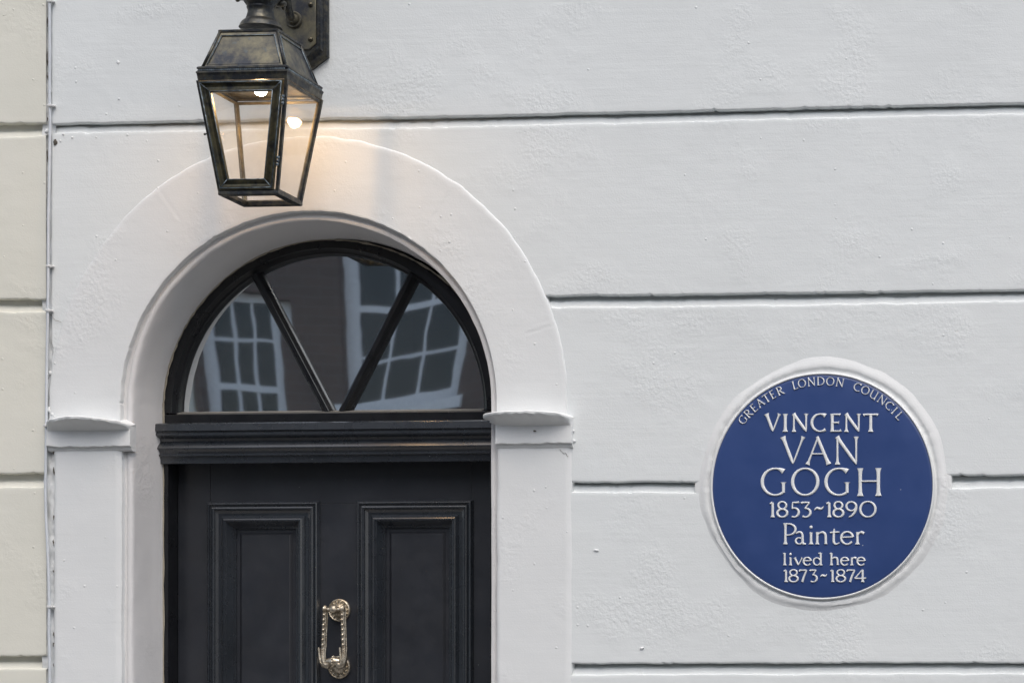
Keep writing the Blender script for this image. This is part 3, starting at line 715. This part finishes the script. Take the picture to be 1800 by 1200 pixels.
# ------------------------------------------------------------------ the plaque
plq = thing('wall_plaque', (PLX, 0, PLZ), 'round blue ceramic plaque with white raised lettering on the white wall', 'plaque')
mb = MB(); prof = [(.2455, .018), (.2455, -.0035), (.2440, -.0060), (.2425, -.0062), (.2412, -.0050), (.2408, -.0044)]
mb.lathe([(.2462, .018), (.2462, -.0070), (.2450, -.0092), (.2432, -.0094), (.2420, -.0080), (.2416, -.0050)], (PLX, 0, PLZ), 'y', 180, False); mb.build('rim', CERWHITE, plq, sharp=60)
mb = MB(); mb.lathe([(.2418, .010), (.2418, -.0060), (.2408, -.0070), (.236, -.0078), (.20, -.0090), (.15, -.0098), (.10, -.0102), (.05, -.0104), (.002, -.0105)], (PLX, 0, PLZ), 'y', 180); mb.build('disc', BLUE, plq, sharp=60)

def disc_y(x, z):
    r = math.hypot(x - PLX, z - PLZ); return float(np.interp(r, [.0, .05, .1, .15, .2, .236], [-.0105, -.0104, -.0102, -.0098, -.0090, -.0078]))

# stroke lettering: a glyph is a list of strokes; a stroke is a list of (x, y, relative width)
def st(x0, y0, x1, y1, w=1.0, fa=1.0, fb=1.0):
    o = []
    for t, g in ((0, .95), (.045, .6), (.12, .15), (.3, 0), (.7, 0), (.88, .15), (.955, .6), (1, .95)):
        f = fa if t < .5 else fb; o.append((x0 + (x1 - x0) * t, y0 + (y1 - y0) * t, w * (1 + g * f)))
    return o
def arc(cx, cy, rx, ry, a0, a1, w=1.0, thin=.5, n=18, e0=0.0, e1=0.0, ph=0.0):
    o = []
    for k in range(n + 1):
        a = math.radians(a0 + (a1 - a0) * k / n); g = thin + (1 - thin) * abs(math.cos(a + ph)) ** 1.3
        t = k / n; g *= 1 + e0 * max(0, 1 - t / .12) + e1 * max(0, 1 - (1 - t) / .12)
        o.append((cx + rx * math.cos(a), cy + ry * math.sin(a), w * g))
    return o
def ln(*p): return [tuple(q) for q in p]
TH = .55
G = {
 'V': [st(.12, 1, .50, .02, 1, 1, -.8), st(.50, .02, .88, 1, TH, -.8, 2)],
 'A': [st(.12, 0, .50, 1, TH, 1.9, -.5), st(.46, 1, .87, 0, 1, 0, .8), ln((.27, .38, TH * .8), (.73, .38, TH * .8))],
 'I': [st(.5, 0, .5, 1, 1)],
 'N': [st(.16, 0, .16, 1, TH * 1.1, 2, .8), st(.14, 1, .86, .02, 1, .6, -.7), st(.86, .0, .86, 1, TH * 1.1, -.5, 2)],
 'C': [arc(.58, .5, .50, .46, 52, 308, 1, .5, 26, 1.2, .6)],
 'G': [arc(.56, .5, .48, .46, 50, 305, 1, .5, 26, 1.2, 0), st(.86, .12, .86, .48, .9, 0, 1.3)],
 'O': [arc(.5, .5, .43, .46, 0, 360, 1, .5, 32)],
 'E': [st(.22, 0, .22, 1, 1, .6, .6), ln((.15, .965, TH), (.75, .965, TH), (.82, .93, 1.25)), ln((.2, .51, TH), (.66, .51, TH), (.74, .51, 1.15)), ln((.15, .035, TH), (.8, .035, TH), (.90, .08, 1.3))],
 'T': [st(.5, 0, .5, .97, 1, 1, 0), ln((.06, .91, 1.1), (.14, .955, TH * 1.05), (.86, .955, TH * 1.05), (.94, .91, 1.1))],
 'H': [st(.14, 0, .14, 1, 1), st(.86, 0, .86, 1, 1), ln((.14, .53, TH * .85), (.86, .53, TH * .85))],
 'L': [st(.25, 0, .25, 1, 1, .5, 1), ln((.2, .035, TH), (.80, .035, TH), (.93, .10, 1.3))],
 'D': [st(.18, 0, .18, 1, 1, .5, .5), [(.12, .965, TH)] + arc(.36, .5, .54, .465, 90, -90, 1, .5, 20) + [(.12, .035, TH)]],
 'R': [st(.2, 0, .2, 1, 1), [(.12, .965, TH)] + arc(.4, .735, .36, .23, 90, -90, 1, .5, 14) + [(.2, .505, TH)], [(.42, .5, .8), (.62, .28, 1), (.85, .03, 1.1), (.97, 0, .8)]],
 'U': [st(.16, .35, .16, 1, 1, 0, 1), arc(.49, .36, .33, .33, 180, 360, .9, .6, 14), st(.82, 0, .82, 1, .9, .8, 1)],
 'P': [st(.22, 0, .22, 1, 1, 1, 1.2), [(.14, .965, TH)] + arc(.42, .70, .46, .265, 90, -90, 1, .5, 16) + [(.26, .435, TH)]],
 '1': [st(.58, 0, .58, .95, 1, 1.0, -.2), ln((.16, .88, .5), (.36, .90, .8), (.58, .95, 1))],
 '8': [arc(.5, .745, .34, .225, 0, 360, .85, .62, 24), arc(.5, .265, .42, .245, 0, 360, 1, .6, 26)],
 '5': [ln((.28, .95, TH), (.78, .95, .75), (.86, .99, 1.0)), ln((.28, .95, TH), (.25, .55, TH)), arc(.42, .31, .42, .29, 118, -118, 1, .55, 20)],
 '3': [ln((.10, .90, 1.0), (.16, .955, .7), (.80, .955, TH)), ln((.80, .955, TH), (.40, .57, .6)), arc(.44, .30, .42, .28, 95, -125, 1, .55, 20)],
 '9': [arc(.48, .68, .38, .28, 0, 360, .9, .6, 24), [(.86, .68, 1.0), (.84, .50, 1.0), (.74, .30, .95), (.55, .10, .75), (.30, .0, .4)]],
 '0': [arc(.5, .5, .42, .46, 0, 360, 1, .55, 28)],
 '7': [ln((.10, .85, 1.0), (.13, .95, .7), (.90, .95, TH)), ln((.90, .95, .7), (.62, .50, .95), (.40, .0, 1.1))],
 '4': [ln((.70, 1.0, .5), (.08, .30, .7)), ln((.06, .28, .6), (.96, .28, .7), (.99, .36, .9)), st(.72, -.02, .72, 1, 1, .9, 0)],
 '~': [[(.02, .15, .3), (.18, .50, .75), (.35, .60, .9), (.62, .40, .9), (.80, .50, .75), (.98, .95, .3)]],
 'a': [[(.14, .86, .5), (.35, .97, .7), (.58, .93, .8), (.68, .72, .9), (.69, .35, 1), (.72, .08, 1), (.97, .02, .6)], arc(.40, .27, .30, .25, 60, 330, .85, .55, 18)],
 'i': [st(.5, 0, .5, 1, 1, 1.2, .4), ln((.28, .93, .5), (.5, .98, .8))],
 'n': [st(.16, 0, .16, 1, 1, .9, .3), [(.18, .75, .5), (.36, .93, .65), (.58, .97, .85), (.74, .82, 1), (.78, .5, 1), (.78, .10, 1), (.78, .02, 1.7)]],
 't': [[(.46, 1.22, .4), (.42, 1.0, .9), (.40, .6, 1), (.40, .22, 1), (.52, .04, .8), (.75, .03, .55), (.95, .12, .4)], ln((.05, .93, .6), (.95, .96, .6))],
 'e': [arc(.50, .5, .42, .47, 10, 325, 1, .6, 24), ln((.12, .56, TH), (.92, .58, TH))],
 'r': [st(.25, 0, .25, 1, 1, 1.2, .3), [(.28, .72, .5), (.45, .92, .7), (.68, .98, .9), (.92, .88, 1.2)]],
 'l': [st(.5, 0, .5, 1, 1, 1, .3), ln((.15, .96, .5), (.5, .98, .9))],
 'v': [st(.1, 1, .50, .03, 1, .9, -.8), st(.50, .03, .92, 1, TH, -.8, 2)],
 'd': [arc(.42, .31, .34, .30, 20, 340, .9, .6, 20), st(.80, .0, .80, 1, 1, .3, .6), ln((.8, .04, .8), (.98, .02, .5)), ln((.58, .97, .5), (.8, .98, .9))],
 'h': [st(.18, 0, .18, 1, 1, .9, .3), ln((.02, .96, .5), (.18, .98, .9)), [(.2, .48, .5), (.38, .60, .65), (.60, .63, .85), (.76, .52, 1), (.80, .3, 1), (.80, .08, 1), (.80, .02, 1.7)]],
}

def smoothstroke(s):
    """catmull-rom resample of short free strokes"""
    if len(s) > 9 or len(s) < 4: return s
    P = [Vector(p) for p in s]; o = []
    for i in range(len(P) - 1):
        a = P[max(i - 1, 0)]; b = P[i]; c = P[i + 1]; d = P[min(i + 2, len(P) - 1)]
        for k in range(4):
            t = k / 4; o.append(tuple(.5 * ((2 * b) + (c - a) * t + (2 * a - 5 * b + 4 * c - d) * t * t + (3 * b - a - 3 * c + d) * t ** 3)))
    o.append(tuple(P[-1])); return o

def letter(ch, fx, wt):
    """fx maps glyph (x, y) to (x, z) on the plaque; wt is the stem width in metres"""
    mb = MB(); n = 0; wt = wt * .88
    strokes = list(G[ch])
    for s in strokes:
        lin = ch in 'VANITHLE' or ch in 'il' 
        s = s if (len(s) == 8 and lin) else (s if ch in 'ETLHAN' else smoothstroke(s))
        q = [Vector(fx(x, y)) for x, y, w in s]; m = len(q); n += 1
        loops = []
        for i in range(m):
            t = q[min(i + 1, m - 1)] - q[max(i - 1, 0)]; t.normalize(); nn = Vector((-t.y, t.x)); w = s[i][2] * wt / 2
            h = .0021 + .00012 * n; y0 = disc_y(q[i].x, q[i].y)
            sec = [(-1.12, -.0006), (-1.0, .0012), (-.70, h - .0001), (0, h + .00022), (.70, h - .0001), (1.0, .0012), (1.12, -.0006)]
            loops.append([(q[i].x + nn.x * w * k, y0 - hh, q[i].y + nn.y * w * k) for k, hh in sec])
        mb.loft(loops, closed=False, cap0=True, cap1=True)
    if ch == 'i':
        x, z = fx(.5, 1.45); mb.ball((x, disc_y(x, z) - .0008, z), wt * .68, 8, (1, .4, 1))
    mb.build('letter', CERWHITE, plq, sharp=50)

def row(chars, ox, oy, sc, wt, dscale=0):
    for ch, x0, x1, y0, y1 in chars:
        X0, Z1 = W(ox + x0 / sc, oy + y0 / sc, -.011); X1, Z0 = W(ox + x1 / sc, oy + y1 / sc, -.011)
        letter(ch, (lambda x, y, X0=X0, X1=X1, Z0=Z0, Z1=Z1: (X0 + (X1 - X0) * x, Z0 + (Z1 - Z0) * y)), wt)
S = 7.06
row([('V', 165, 378, 120, 340), ('I', 395, 455, 120, 340), ('N', 497, 715, 120, 340), ('C', 738, 948, 115, 345), ('E', 972, 1135, 120, 340), ('N', 1148, 1368, 120, 340), ('T', 1385, 1585, 118, 340)], 1320, 710, S, .0066)
row([('V', 355, 690, 405, 745), ('A', 660, 1010, 405, 745), ('N', 1020, 1352, 405, 745)], 1320, 710, S, .0073)
row([('G', 112, 450, 785, 1140), ('O', 490, 855, 785, 1140), ('G', 903, 1240, 785, 1140), ('H', 1312, 1624, 795, 1135)], 1320, 710, S, .0078)
row([('1', 225, 300, 80, 270), ('8', 315, 462, 75, 272), ('5', 478, 615, 80, 272), ('3', 612, 758, 80, 272), ('~', 785, 905, 135, 190), ('1', 925, 1005, 80, 270), ('8', 1012, 1158, 75, 272), ('9', 1168, 1328, 75, 268), ('0', 1338, 1562, 70, 276)], 1320, 870, S, .0058)
row([('P', 385, 575, 345, 605), ('a', 540, 685, 452, 607), ('i', 715, 775, 460, 605), ('n', 795, 965, 455, 605), ('t', 975, 1105, 450, 607), ('e', 1105, 1280, 448, 610), ('r', 1290, 1412, 455, 605)], 1320, 870, S, .0056)
row([('l', 390, 445, 715, 865), ('i', 462, 518, 772, 865), ('v', 530, 645, 772, 868), ('e', 643, 752, 766, 870), ('d', 765, 890, 715, 867), ('h', 975, 1100, 715, 865), ('e', 1108, 1218, 766, 870), ('r', 1230, 1312, 770, 865), ('e', 1310, 1422, 766, 870)], 1320, 870, S, .0044)
row([('1', 398, 458, 920, 1072), ('8', 462, 590, 918, 1075), ('7', 590, 702, 920, 1072), ('3', 720, 832, 920, 1075), ('~', 860, 945, 975, 1015), ('1', 975, 1038, 920, 1072), ('8', 1048, 1178, 918, 1075), ('7', 1180, 1298, 920, 1072), ('4', 1278, 1425, 922, 1070)], 1320, 870, S, .0048)
SC = .2438 / 194.0                              # metres per photograph pixel on the plaque
for ch, deg, wpx in (('G', -50.2, 13), ('R', -45.6, 11.5), ('E', -41.3, 9), ('A', -36.8, 13), ('T', -32.6, 11), ('E', -28.6, 9), ('R', -24.0, 12), ('L', -15.2, 9.5), ('O', -11.2, 13.5), ('N', -5.9, 13.5), ('D', -.7, 13.5), ('O', 4.6, 14), ('N', 10.0, 13.5), ('C', 20.1, 13), ('O', 24.8, 14), ('U', 30.1, 13.5), ('N', 35.5, 13.5), ('C', 40.6, 12.5), ('I', 44.5, 6), ('L', 48.6, 10)):
    a = math.radians(deg); r0 = .2180; hh = 14.6 * SC; ww = wpx * SC * 1.06
    letter(ch, (lambda x, y, a=a, ww=ww: (PLX + (r0 + hh * y) * math.sin(a) + (x - .5) * ww * math.cos(a), PLZ + (r0 + hh * y) * math.cos(a) - (x - .5) * ww * math.sin(a))), .00265)

# ------------------------------------------------------------------ the lantern
LX, LZ0 = W(523.5, 40, 0.0); LY = -.2036
lan = thing('wall_lantern', (LX, 0, LZ0), 'aged brass wall lantern with lit bulb hanging over the arched doorway', 'lantern')
yfr = LY - .09
zr1 = WZ(435, 54, LY - .064); zr0 = WZ(430, 118, LY - .087); ze0 = WZ(427, 140, LY - .096); zb1 = ze0 - .003; zb0 = WZ(445, 337, LY - .063)
ht, hb = .0950, .0612; HR1, HR0 = .0625, .0895
def rot(p, k):
    x, y, z = p[0] - LX, p[1] - LY, p[2]
    for _ in range(k % 4): x, y = -y, x
    return (x + LX, y + LY, z)
def face(u, z, out=0.0, k=0):
    """a point on side k of the tapering body: u across, z height, out = proud of the slope"""
    f = (z - zb0) / (zb1 - zb0); h = hb + (ht - hb) * f; return rot((LX + u, LY - h - out, z), k)
sl = (ht - hb) / (zb1 - zb0)
def hw(z): return hb + (ht - hb) * (z - zb0) / (zb1 - zb0)

# wall plate
cpz = LZ0; pw = .0722
def octo(w, zt_, zb_, c, y): return [(LX - w, y, zb_ + c * .62), (LX - w * .42, y, zb_), (LX + w * .42, y, zb_), (LX + w, y, zb_ + c * .62), (LX + w, y, zt_ - c * .62), (LX + w * .42, y, zt_), (LX - w * .42, y, zt_), (LX - w, y, zt_ - c * .62)]
zb_p = WZ(535, 127, 0); zt_p = 2 * cpz - zb_p + .06
mb = MB(); L = []
for ins, y in ((0, .002), (0, -.009), (.002, -.0125), (.006, -.014), (.010, -.0135), (.0135, -.018), (.0195, -.0205), (.0215, -.0185), (.0225, -.0185)):
    L.append(octo(pw - ins, zt_p - ins * 1.1, zb_p + ins * 1.1, .048, y))
mb.loft(L, cap1=True); plate = mb.build('wall_plate', BRONZE, lan, sharp=28)
# raised panel with notched corners
mb = MB(); a = .0490; zz0 = WZ(530, 88, -.02); zz1 = 2 * cpz - zz0 + .05; n_ = .014; L = []
for ins, y in ((0, -.0180), (0, -.0205), (.0012, -.0214), (.002, -.0214)):
    w = a - ins; c0 = n_; z0 = zz0 + ins; z1 = zz1 - ins
    L.append([(LX - w, y, z0 + c0), (LX - w + c0, y, z0), (LX + w - c0, y, z0), (LX + w, y, z0 + c0), (LX + w, y, z1 - c0), (LX + w - c0, y, z1), (LX - w + c0, y, z1), (LX - w, y, z1 - c0)])
mb.loft(L, cap1=True); mb.build('panel', BRASS, plate, sharp=28)
for sx in (-1, 1):
    for py in (9, 70, -60):
        sz = WZ(551, py, -.02); mb = MB(); mb.lathe([(.0054, 0), (.0052, -.0022), (.0038, -.0038), (.0012, -.0044)], (LX + sx * .0375, -.0213, sz), 'y', 14); mb.box(LX + sx * .0375 - .0042, LX + sx * .0375 + .0042, -.0266, -.0245, sz - .0006, sz + .0006)
        mb.build('screw', SCREW, plate, sharp=40)
mb = MB(); mb.lathe([(.0185, 0), (.0185, -.004), (.0168, -.0068), (.0150, -.0068), (.0142, -.0045), (.0125, -.0045), (.0118, -.010), (.0095, -.018)], (LX, -.0212, LZ0), 'y', 32); mb.build('arm_boss', INNERB, plate, sharp=40)
# swan-neck arm: out, up and over to the top of the lantern
arm = []
zc_ = zr1 + .30
for t in np.linspace(0, 1, 40):
    p0 = Vector((LX, -.025, LZ0)); p1 = Vector((LX, -.085, LZ0 - .004)); p2 = Vector((LX, -.062, LZ0 + .13)); p3 = Vector((LX, -.12, LZ0 + .26)); 
    arm.append(p0 * (1 - t) ** 3 + p1 * 3 * t * (1 - t) ** 2 + p2 * 3 * t * t * (1 - t) + p3 * t ** 3)
for t in np.linspace(0, 1, 20)[1:]:
    p0 = Vector((LX, -.12, LZ0 + .26)); p1 = Vector((LX, -.15, LZ0 + .33)); p2 = Vector((LX, LY, LZ0 + .33)); p3 = Vector((LX, LY, LZ0 + .22))
    arm.append(p0 * (1 - t) ** 3 + p1 * 3 * t * (1 - t) ** 2 + p2 * 3 * t * t * (1 - t) + p3 * t ** 3)
mb = MB(); mb.tube(arm, .0088, 14); mb.build('arm', BRONZE, lan, True)
# chimney: turned vase above the roof
def vz(py): return WZ(455, py, LY)
vp = [(.045, 50), (.0430, 46.5), (.0420, 44), (.0385, 40), (.0330, 36.5), (.0310, 35), (.0305, 33), (.0290, 30), (.0272, 24), (.0268, 19), (.0285, 16), (.0292, 14), (.0282, 12.5), (.0310, 9), (.0370, 2), (.0450, -5), (.0500, -9), (.0520, -13), (.0500, -17), (.040, -24), (.030, -34), (.026, -60), (.030, -74), (.022, -90), (.012, -110), (.0095, -150)]
mb = MB(); mb.lathe([(r, vz(py) - LZ0) for r, py in vp], (LX, LY, LZ0), 'z', 40); ch = mb.build('chimney', BRONZE, lan, sharp=50)
for k in range(4):
    mb = MB(); a = math.pi / 4 + k * math.pi / 2; x = LX + math.cos(a) * .0445; y = LY + math.sin(a) * .0445
    mb.ball((x, y, vz(1)), .0105, 10, (1.25, 1.25, .75)); mb.ball((x + math.cos(a) * .006, y + math.sin(a) * .006, vz(7)), .0052, 8)
    mb.build('scroll_ear', BRONZE, ch, True)
# roof
mb = MB(); q = lambda h, z: [(LX - h, LY - h, z), (LX + h, LY - h, z), (LX + h, LY + h, z), (LX - h, LY + h, z)]
mb.loft([q(HR1 + .0005, zr1 - .004), q(HR1 + .0030, zr1 - .002), q(HR1 + .0030, zr1 + .0020), q(HR1, zr1 + .0035), q(.046, zr1 + .0045)], cap0=True, cap1=True); mb.build('roof_cap', BRONZE, lan, sharp=20)
for k in range(4):
    P4 = lambda h, z, o: rot((LX, LY - h - o, z), k)
    tr_ = [(-HR1, zr1 - .003), (HR1, zr1 - .003), (HR0, zr0), (-HR0, zr0)]
    def rp3(u, z, o=0): h = HR0 + (HR1 - HR0) * (z - zr0) / (zr1 - zr0); return rot((LX + u, LY - h - o, z), k)
    L = [[rp3(p[0], p[1], o) for p in inset(tr_, s)] for s, o in ((0, 0), (.0055, .0), (.0065, .0006), (.0085, .0006), (.0095, -.0012))]
    mb = MB(); mb.loft(L, cap1=True); pn = mb.build('roof_panel', BRASS, lan)
    mb = MB(); e = [rp3(p[0], p[1], .0010) for p in inset(tr_, .0075)]
    mb.tube([e[1], e[2]], .0011, 6); mb.tube([e[0], e[3]], .0011, 6); mb.tube([e[0], e[1]], .0009, 6); mb.build('solder_line', SOLDER, pn, True)
    # hip roll between this panel and the next
    a_ = rot((LX + HR1, LY - HR1, zr1 - .002), k); b_ = rot((LX + HR0, LY - HR0, zr0 - .001), k); mb = MB(); mb.tube([a_, b_], .0034, 8); mb.build('hip_roll', BRONZE, lan, True)
# eave: stepped cornice with a toothed lip
mb = MB(); z = zr0
eh = zr0 - ze0
mb.loft([q(HR0 - .004, z + .002), q(HR0 + .0060, z + .0010), q(HR0 + .0085, z - .0010), q(HR0 + .0088, z - .004), q(HR0 + .0060, z - .0060), q(HR0 + .0060, z - .0085), q(HR0 + .0098, z - .0100), q(HR0 + .0102, z - .0130), q(HR0 + .0088, z - .0150), q(HR0 + .0080, z - .0195), q(HR0 + .0070, ze0), q(HR0 - .001, ze0), q(HR0 - .002, ze0 + .004)], cap0=True)
eave = mb.build('eave', BRONZE, lan, sharp=25)
mb = MB()
for k in range(4):
    for i in range(44):
        u = -HR0 - .004 + (2 * HR0 + .008) * (i + .5) / 44; c = rot((LX + u, LY - HR0 - .0080, z - .0074), k); mb.box(c[0] - .0012, c[0] + .0012, c[1] - .0020, c[1] + .0020, c[2] - .0015, c[2] + .0015)
t_ = mb.build('toothed_lip', SOLDER, eave); t_['kind'] = 'stuff'
mb = MB(); mb.box(LX - HR0 - .003, LX + HR0 + .003, LY - HR0 - .003, LY + HR0 + .003, ze0 + .0045, ze0 + .0065); mb.build('ceiling_plate', INNERB, lan)
# corner posts, thin bars on sides and back, bottom frame
for k in range(4):
    a_ = rot((LX + hb + .0008, LY - hb - .0008, zb0 - .001), k); b_ = rot((LX + ht + .0008, LY - ht - .0008, zb1 + .003), k)
    mb = MB(); mb.tube([a_, b_], .0048, 4); mb.tube([rot((LX + hb + .002, LY - hb + .0035, zb0), k), rot((LX + ht + .002, LY - ht + .0035, zb1), k)], .0017, 6); mb.build('corner_post', BRONZE, lan)
for k in range(1, 4):
    tz = zb1 + .0015; T = [(-hw(tz), tz), (hw(tz), tz), (hb, zb0), (-hb, zb0)]
    mb = MB(); mb.loft([[face(p[0], p[1], o, k) for p in inset(T, s)] for s, o in ((.0, -.0015), (.0005, .0012), (.0045, .0016), (.0068, .0004), (.0070, -.0030), (.001, -.0030))]); mb.build('side_frame', INNERB if k != 1 else BRONZE, lan, sharp=25)
tz = zb1; T = [(-hw(tz) + .001, tz), (hw(tz) - .004, tz), (hb - .0055, zb0 + .004), (-hb, zb0 + .004)]
mb = MB(); mb.loft([[face(p[0], p[1], o, 0) for p in inset(T, s)] for s, o in ((.0, .0015), (.0, .0062), (.0015, .0080), (.0045, .0085), (.0058, .0068), (.0075, .0040), (.0115, .0025), (.0160, .0040), (.0185, .0062), (.0205, .0070), (.0222, .0062), (.0228, .0020), (.0228, -.0010))]); fd = mb.build('front_door', OLIVE, lan, sharp=25)
mb = MB(); L1 = [face(p[0], p[1], .0088, 0) for p in inset(T, .0030)]; L2 = [face(p[0], p[1], .0074, 0) for p in inset(T, .0208)]
for Lq in (L1, L2):
    for i in range(4): mb.tube([Lq[i], Lq[(i + 1) % 4]], .0010, 6)
for i in range(4): mb.tube([L1[i], L2[i]], .0009, 6)
mb.build('solder_line', SOLDER, fd, True)
mb = MB(); 
for f in (.27, .82):
    zh = zb0 + (zb1 - zb0) * f; h_ = hw(zh)
    for d_ in (-.010, -.003, .004): p = face(hw(zh + d_) - .0015, zh + d_, .0055, 0); mb.tube([p, face(hw(zh + d_ + .006) - .0015, zh + d_ + .006, .0055, 0)], .0033, 8)
mb.build('hinge', SOLDER, fd, True)
zc2 = zb0 + (zb1 - zb0) * .53; p = face(-hw(zc2) - .001, zc2, .004, 0); mb = MB(); mb.tube([p, (p[0] - .006, p[1], p[2] - .001)], .0014, 6); mb.ball((p[0] - .007, p[1], p[2] - .001), .0026, 8); mb.build('catch', BRONZE, fd, True)
mb = MB(); hbb = hb + .0035
mb.loft([q(hbb, zb0 + .004), q(hbb + .001, zb0 + .001), q(hbb + .001, zb0 - .0055), q(hbb - .001, zb0 - .0070), q(hbb - .0125, zb0 - .0070), q(hbb - .0135, zb0 - .0055), q(hbb - .0135, zb0 + .003)]); mb.build('bottom_frame', BRONZE, lan, sharp=25)
for k in range(4):
    T = [(-hw(zb1) + .002, zb1), (hw(zb1) - .002, zb1), (hb - .002, zb0 + .004), (-hb + .002, zb0 + .004)]
    mb = MB(); mb.add([face(p[0], p[1], -.0022, k) for p in T], [(0, 1, 2, 3)]); mb.build('glass_pane', LGLASS, lan)
mb = MB(); bp_ = [(.0008, -.0155), (.0040, -.0150), (.0075, -.0134), (.0105, -.0108), (.0130, -.0070), (.0143, -.0030), (.0146, .0), (.0146, .004)]
mb.lathe([(r, h) for r, h in bp_], (LX, LY, ze0 + .0035), 'z', 28); mb.build('bulb', BULBM, lan, True)
mb = MB(); mb.lathe([(.024, 0), (.024, -.0022), (.0185, -.003), (.0180, -.001)], (LX, LY, ze0 + .0045), 'z', 32); mb.build('bulb_ring', INNERB, lan, sharp=40)

# ------------------------------------------------------------------ street and the houses opposite (seen in the fanlight)
def struct(name, mb, mat):
    o = mb.build(name, mat); o['kind'] = 'structure'; return o
mb = MB(); mb.box(-60, 60, -2.2, 0.4, -.30, 0.0); struct('pavement', mb, PAVE)
mb = MB(); mb.box(-60, 60, -2.36, -2.2, -.30, .004, .004); struct('kerb', mb, KERBM)
mb = MB(); mb.box(-60, 60, -11.0, -2.36, -.30, -.12); struct('road', mb, ROADM)
mb = MB(); mb.box(-60, 60, -13.3, -11.0, -.30, 0.0); struct('pavement', mb, PAVE)
mb = MB(); mb.add([(-250, -250, -.31), (250, -250, -.31), (250, 250, -.31), (-250, 250, -.31)], [(0, 1, 2, 3)]); struct('ground', mb, PAVE)

YO = -13.0; YG = YF + .028
def RO(px, py, y=YO):
    """where the mirror ray through a fanlight pixel lands on the facade opposite"""
    x, z = W(px, py, YG); k = (YG - y) / (YG + DW); return x + (x - CAM[0]) * k, z + (z - CAM[2]) * k
x0w, _ = RO(350, 600); x1w, _ = RO(510, 600); x2w, _ = RO(596, 600); x3w, _ = RO(852, 600); xc, _ = RO(338, 600)
zA0 = RO(500, 745)[1]; zA1 = RO(500, 520)[1]; zBt = RO(700, 410)[1]; zBb = RO(700, 712)[1]
opp = thing('brick_house', (x1w, YO, 0), 'brown brick house with white sash windows reflected in the fanlight glass', 'house')
oppc = thing('rendered_house', (xc - 3, YO, 0), 'pale rendered house front reflected at the left end of the fanlight', 'house')
def wallgrid(name, xa, xb, za, zb2, holes, mat, parent, th=.35):
    xs = sorted({xa, xb, *[h[0] for h in holes], *[h[1] for h in holes]}); zs = sorted({za, zb2, *[h[2] for h in holes], *[h[3] for h in holes]})
    mb = MB()
    for i in range(len(xs) - 1):
        for j in range(len(zs) - 1):
            cx_, cz_ = (xs[i] + xs[i + 1]) / 2, (zs[j] + zs[j + 1]) / 2
            if any(h[0] < cx_ < h[1] and h[2] < cz_ < h[3] for h in holes): continue
            mb.box(xs[i], xs[i + 1], YO - th, YO, zs[j], zs[j + 1])
    return mb.build(name, mat, parent)
wins = [(x0w, x1w, zA0 - .45, zA1), (x2w, x3w, zBb, zBt + .3)]
W1 = x3w - x2w
more = []
for kx_ in (1, 2, 3, 4): more.append((x3w + .9 * kx_ + W1 * (kx_ - 1), x3w + .9 * kx_ + W1 * kx_, zBb, zBt + .3))
for (a, b, c, d) in list(more) + [wins[1]]: more.append((a, b, c + 2.9, d + 2.9))
allw = wins + more
wallgrid('wall', xc, xc + 14, 0, 8.4, allw, BRICK, opp)
def sash(parent, a, b, c, d, nx, nz):
    yb = YO - .10; mb = MB(); fw = .105
    for bxs in ((a, a + fw, c, d), (b - fw, b, c, d), (a + fw, b - fw, c, c + .09), (a + fw, b - fw, d - .07, d)): mb.box(bxs[0], bxs[1], yb - .05, yb, bxs[2], bxs[3])
    zm = (c + d) / 2; mb.box(a + fw, b - fw, yb - .045, yb - .004, zm - .025, zm + .025)
    for k in range(1, nx):
        x = a + fw + (b - a - 2 * fw) * k / nx; mb.box(x - .012, x + .012, yb - .040, yb - .012, c + .09, d - .07)
    for k in range(1, nz):
        z = c + (d - c) * k / nz
        if abs(z - zm) > .05: mb.box(a + fw, b - fw, yb - .039, yb - .013, z - .012, z + .012)
    w = mb.build('window', SASH, parent)
    mb = MB(); mb.box(a + fw * .9, b - fw * .9, yb - .032, yb - .028, c + .08, d - .06); mb.build('pane', OGLASS, w)
    mb = MB(); mb.box(a - .06, b + .06, YO - .12, YO + .06, c - .09, c - .001); mb.build('sill', SASH, w)
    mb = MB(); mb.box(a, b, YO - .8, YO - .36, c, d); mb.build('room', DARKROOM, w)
for h in allw: sash(opp, *h, 3, 4)
mb = MB(); mb.box(xc - 8, xc - .002, YO - .35, YO + .03, 0, 8.4); mb.build('wall', CREAM, oppc)
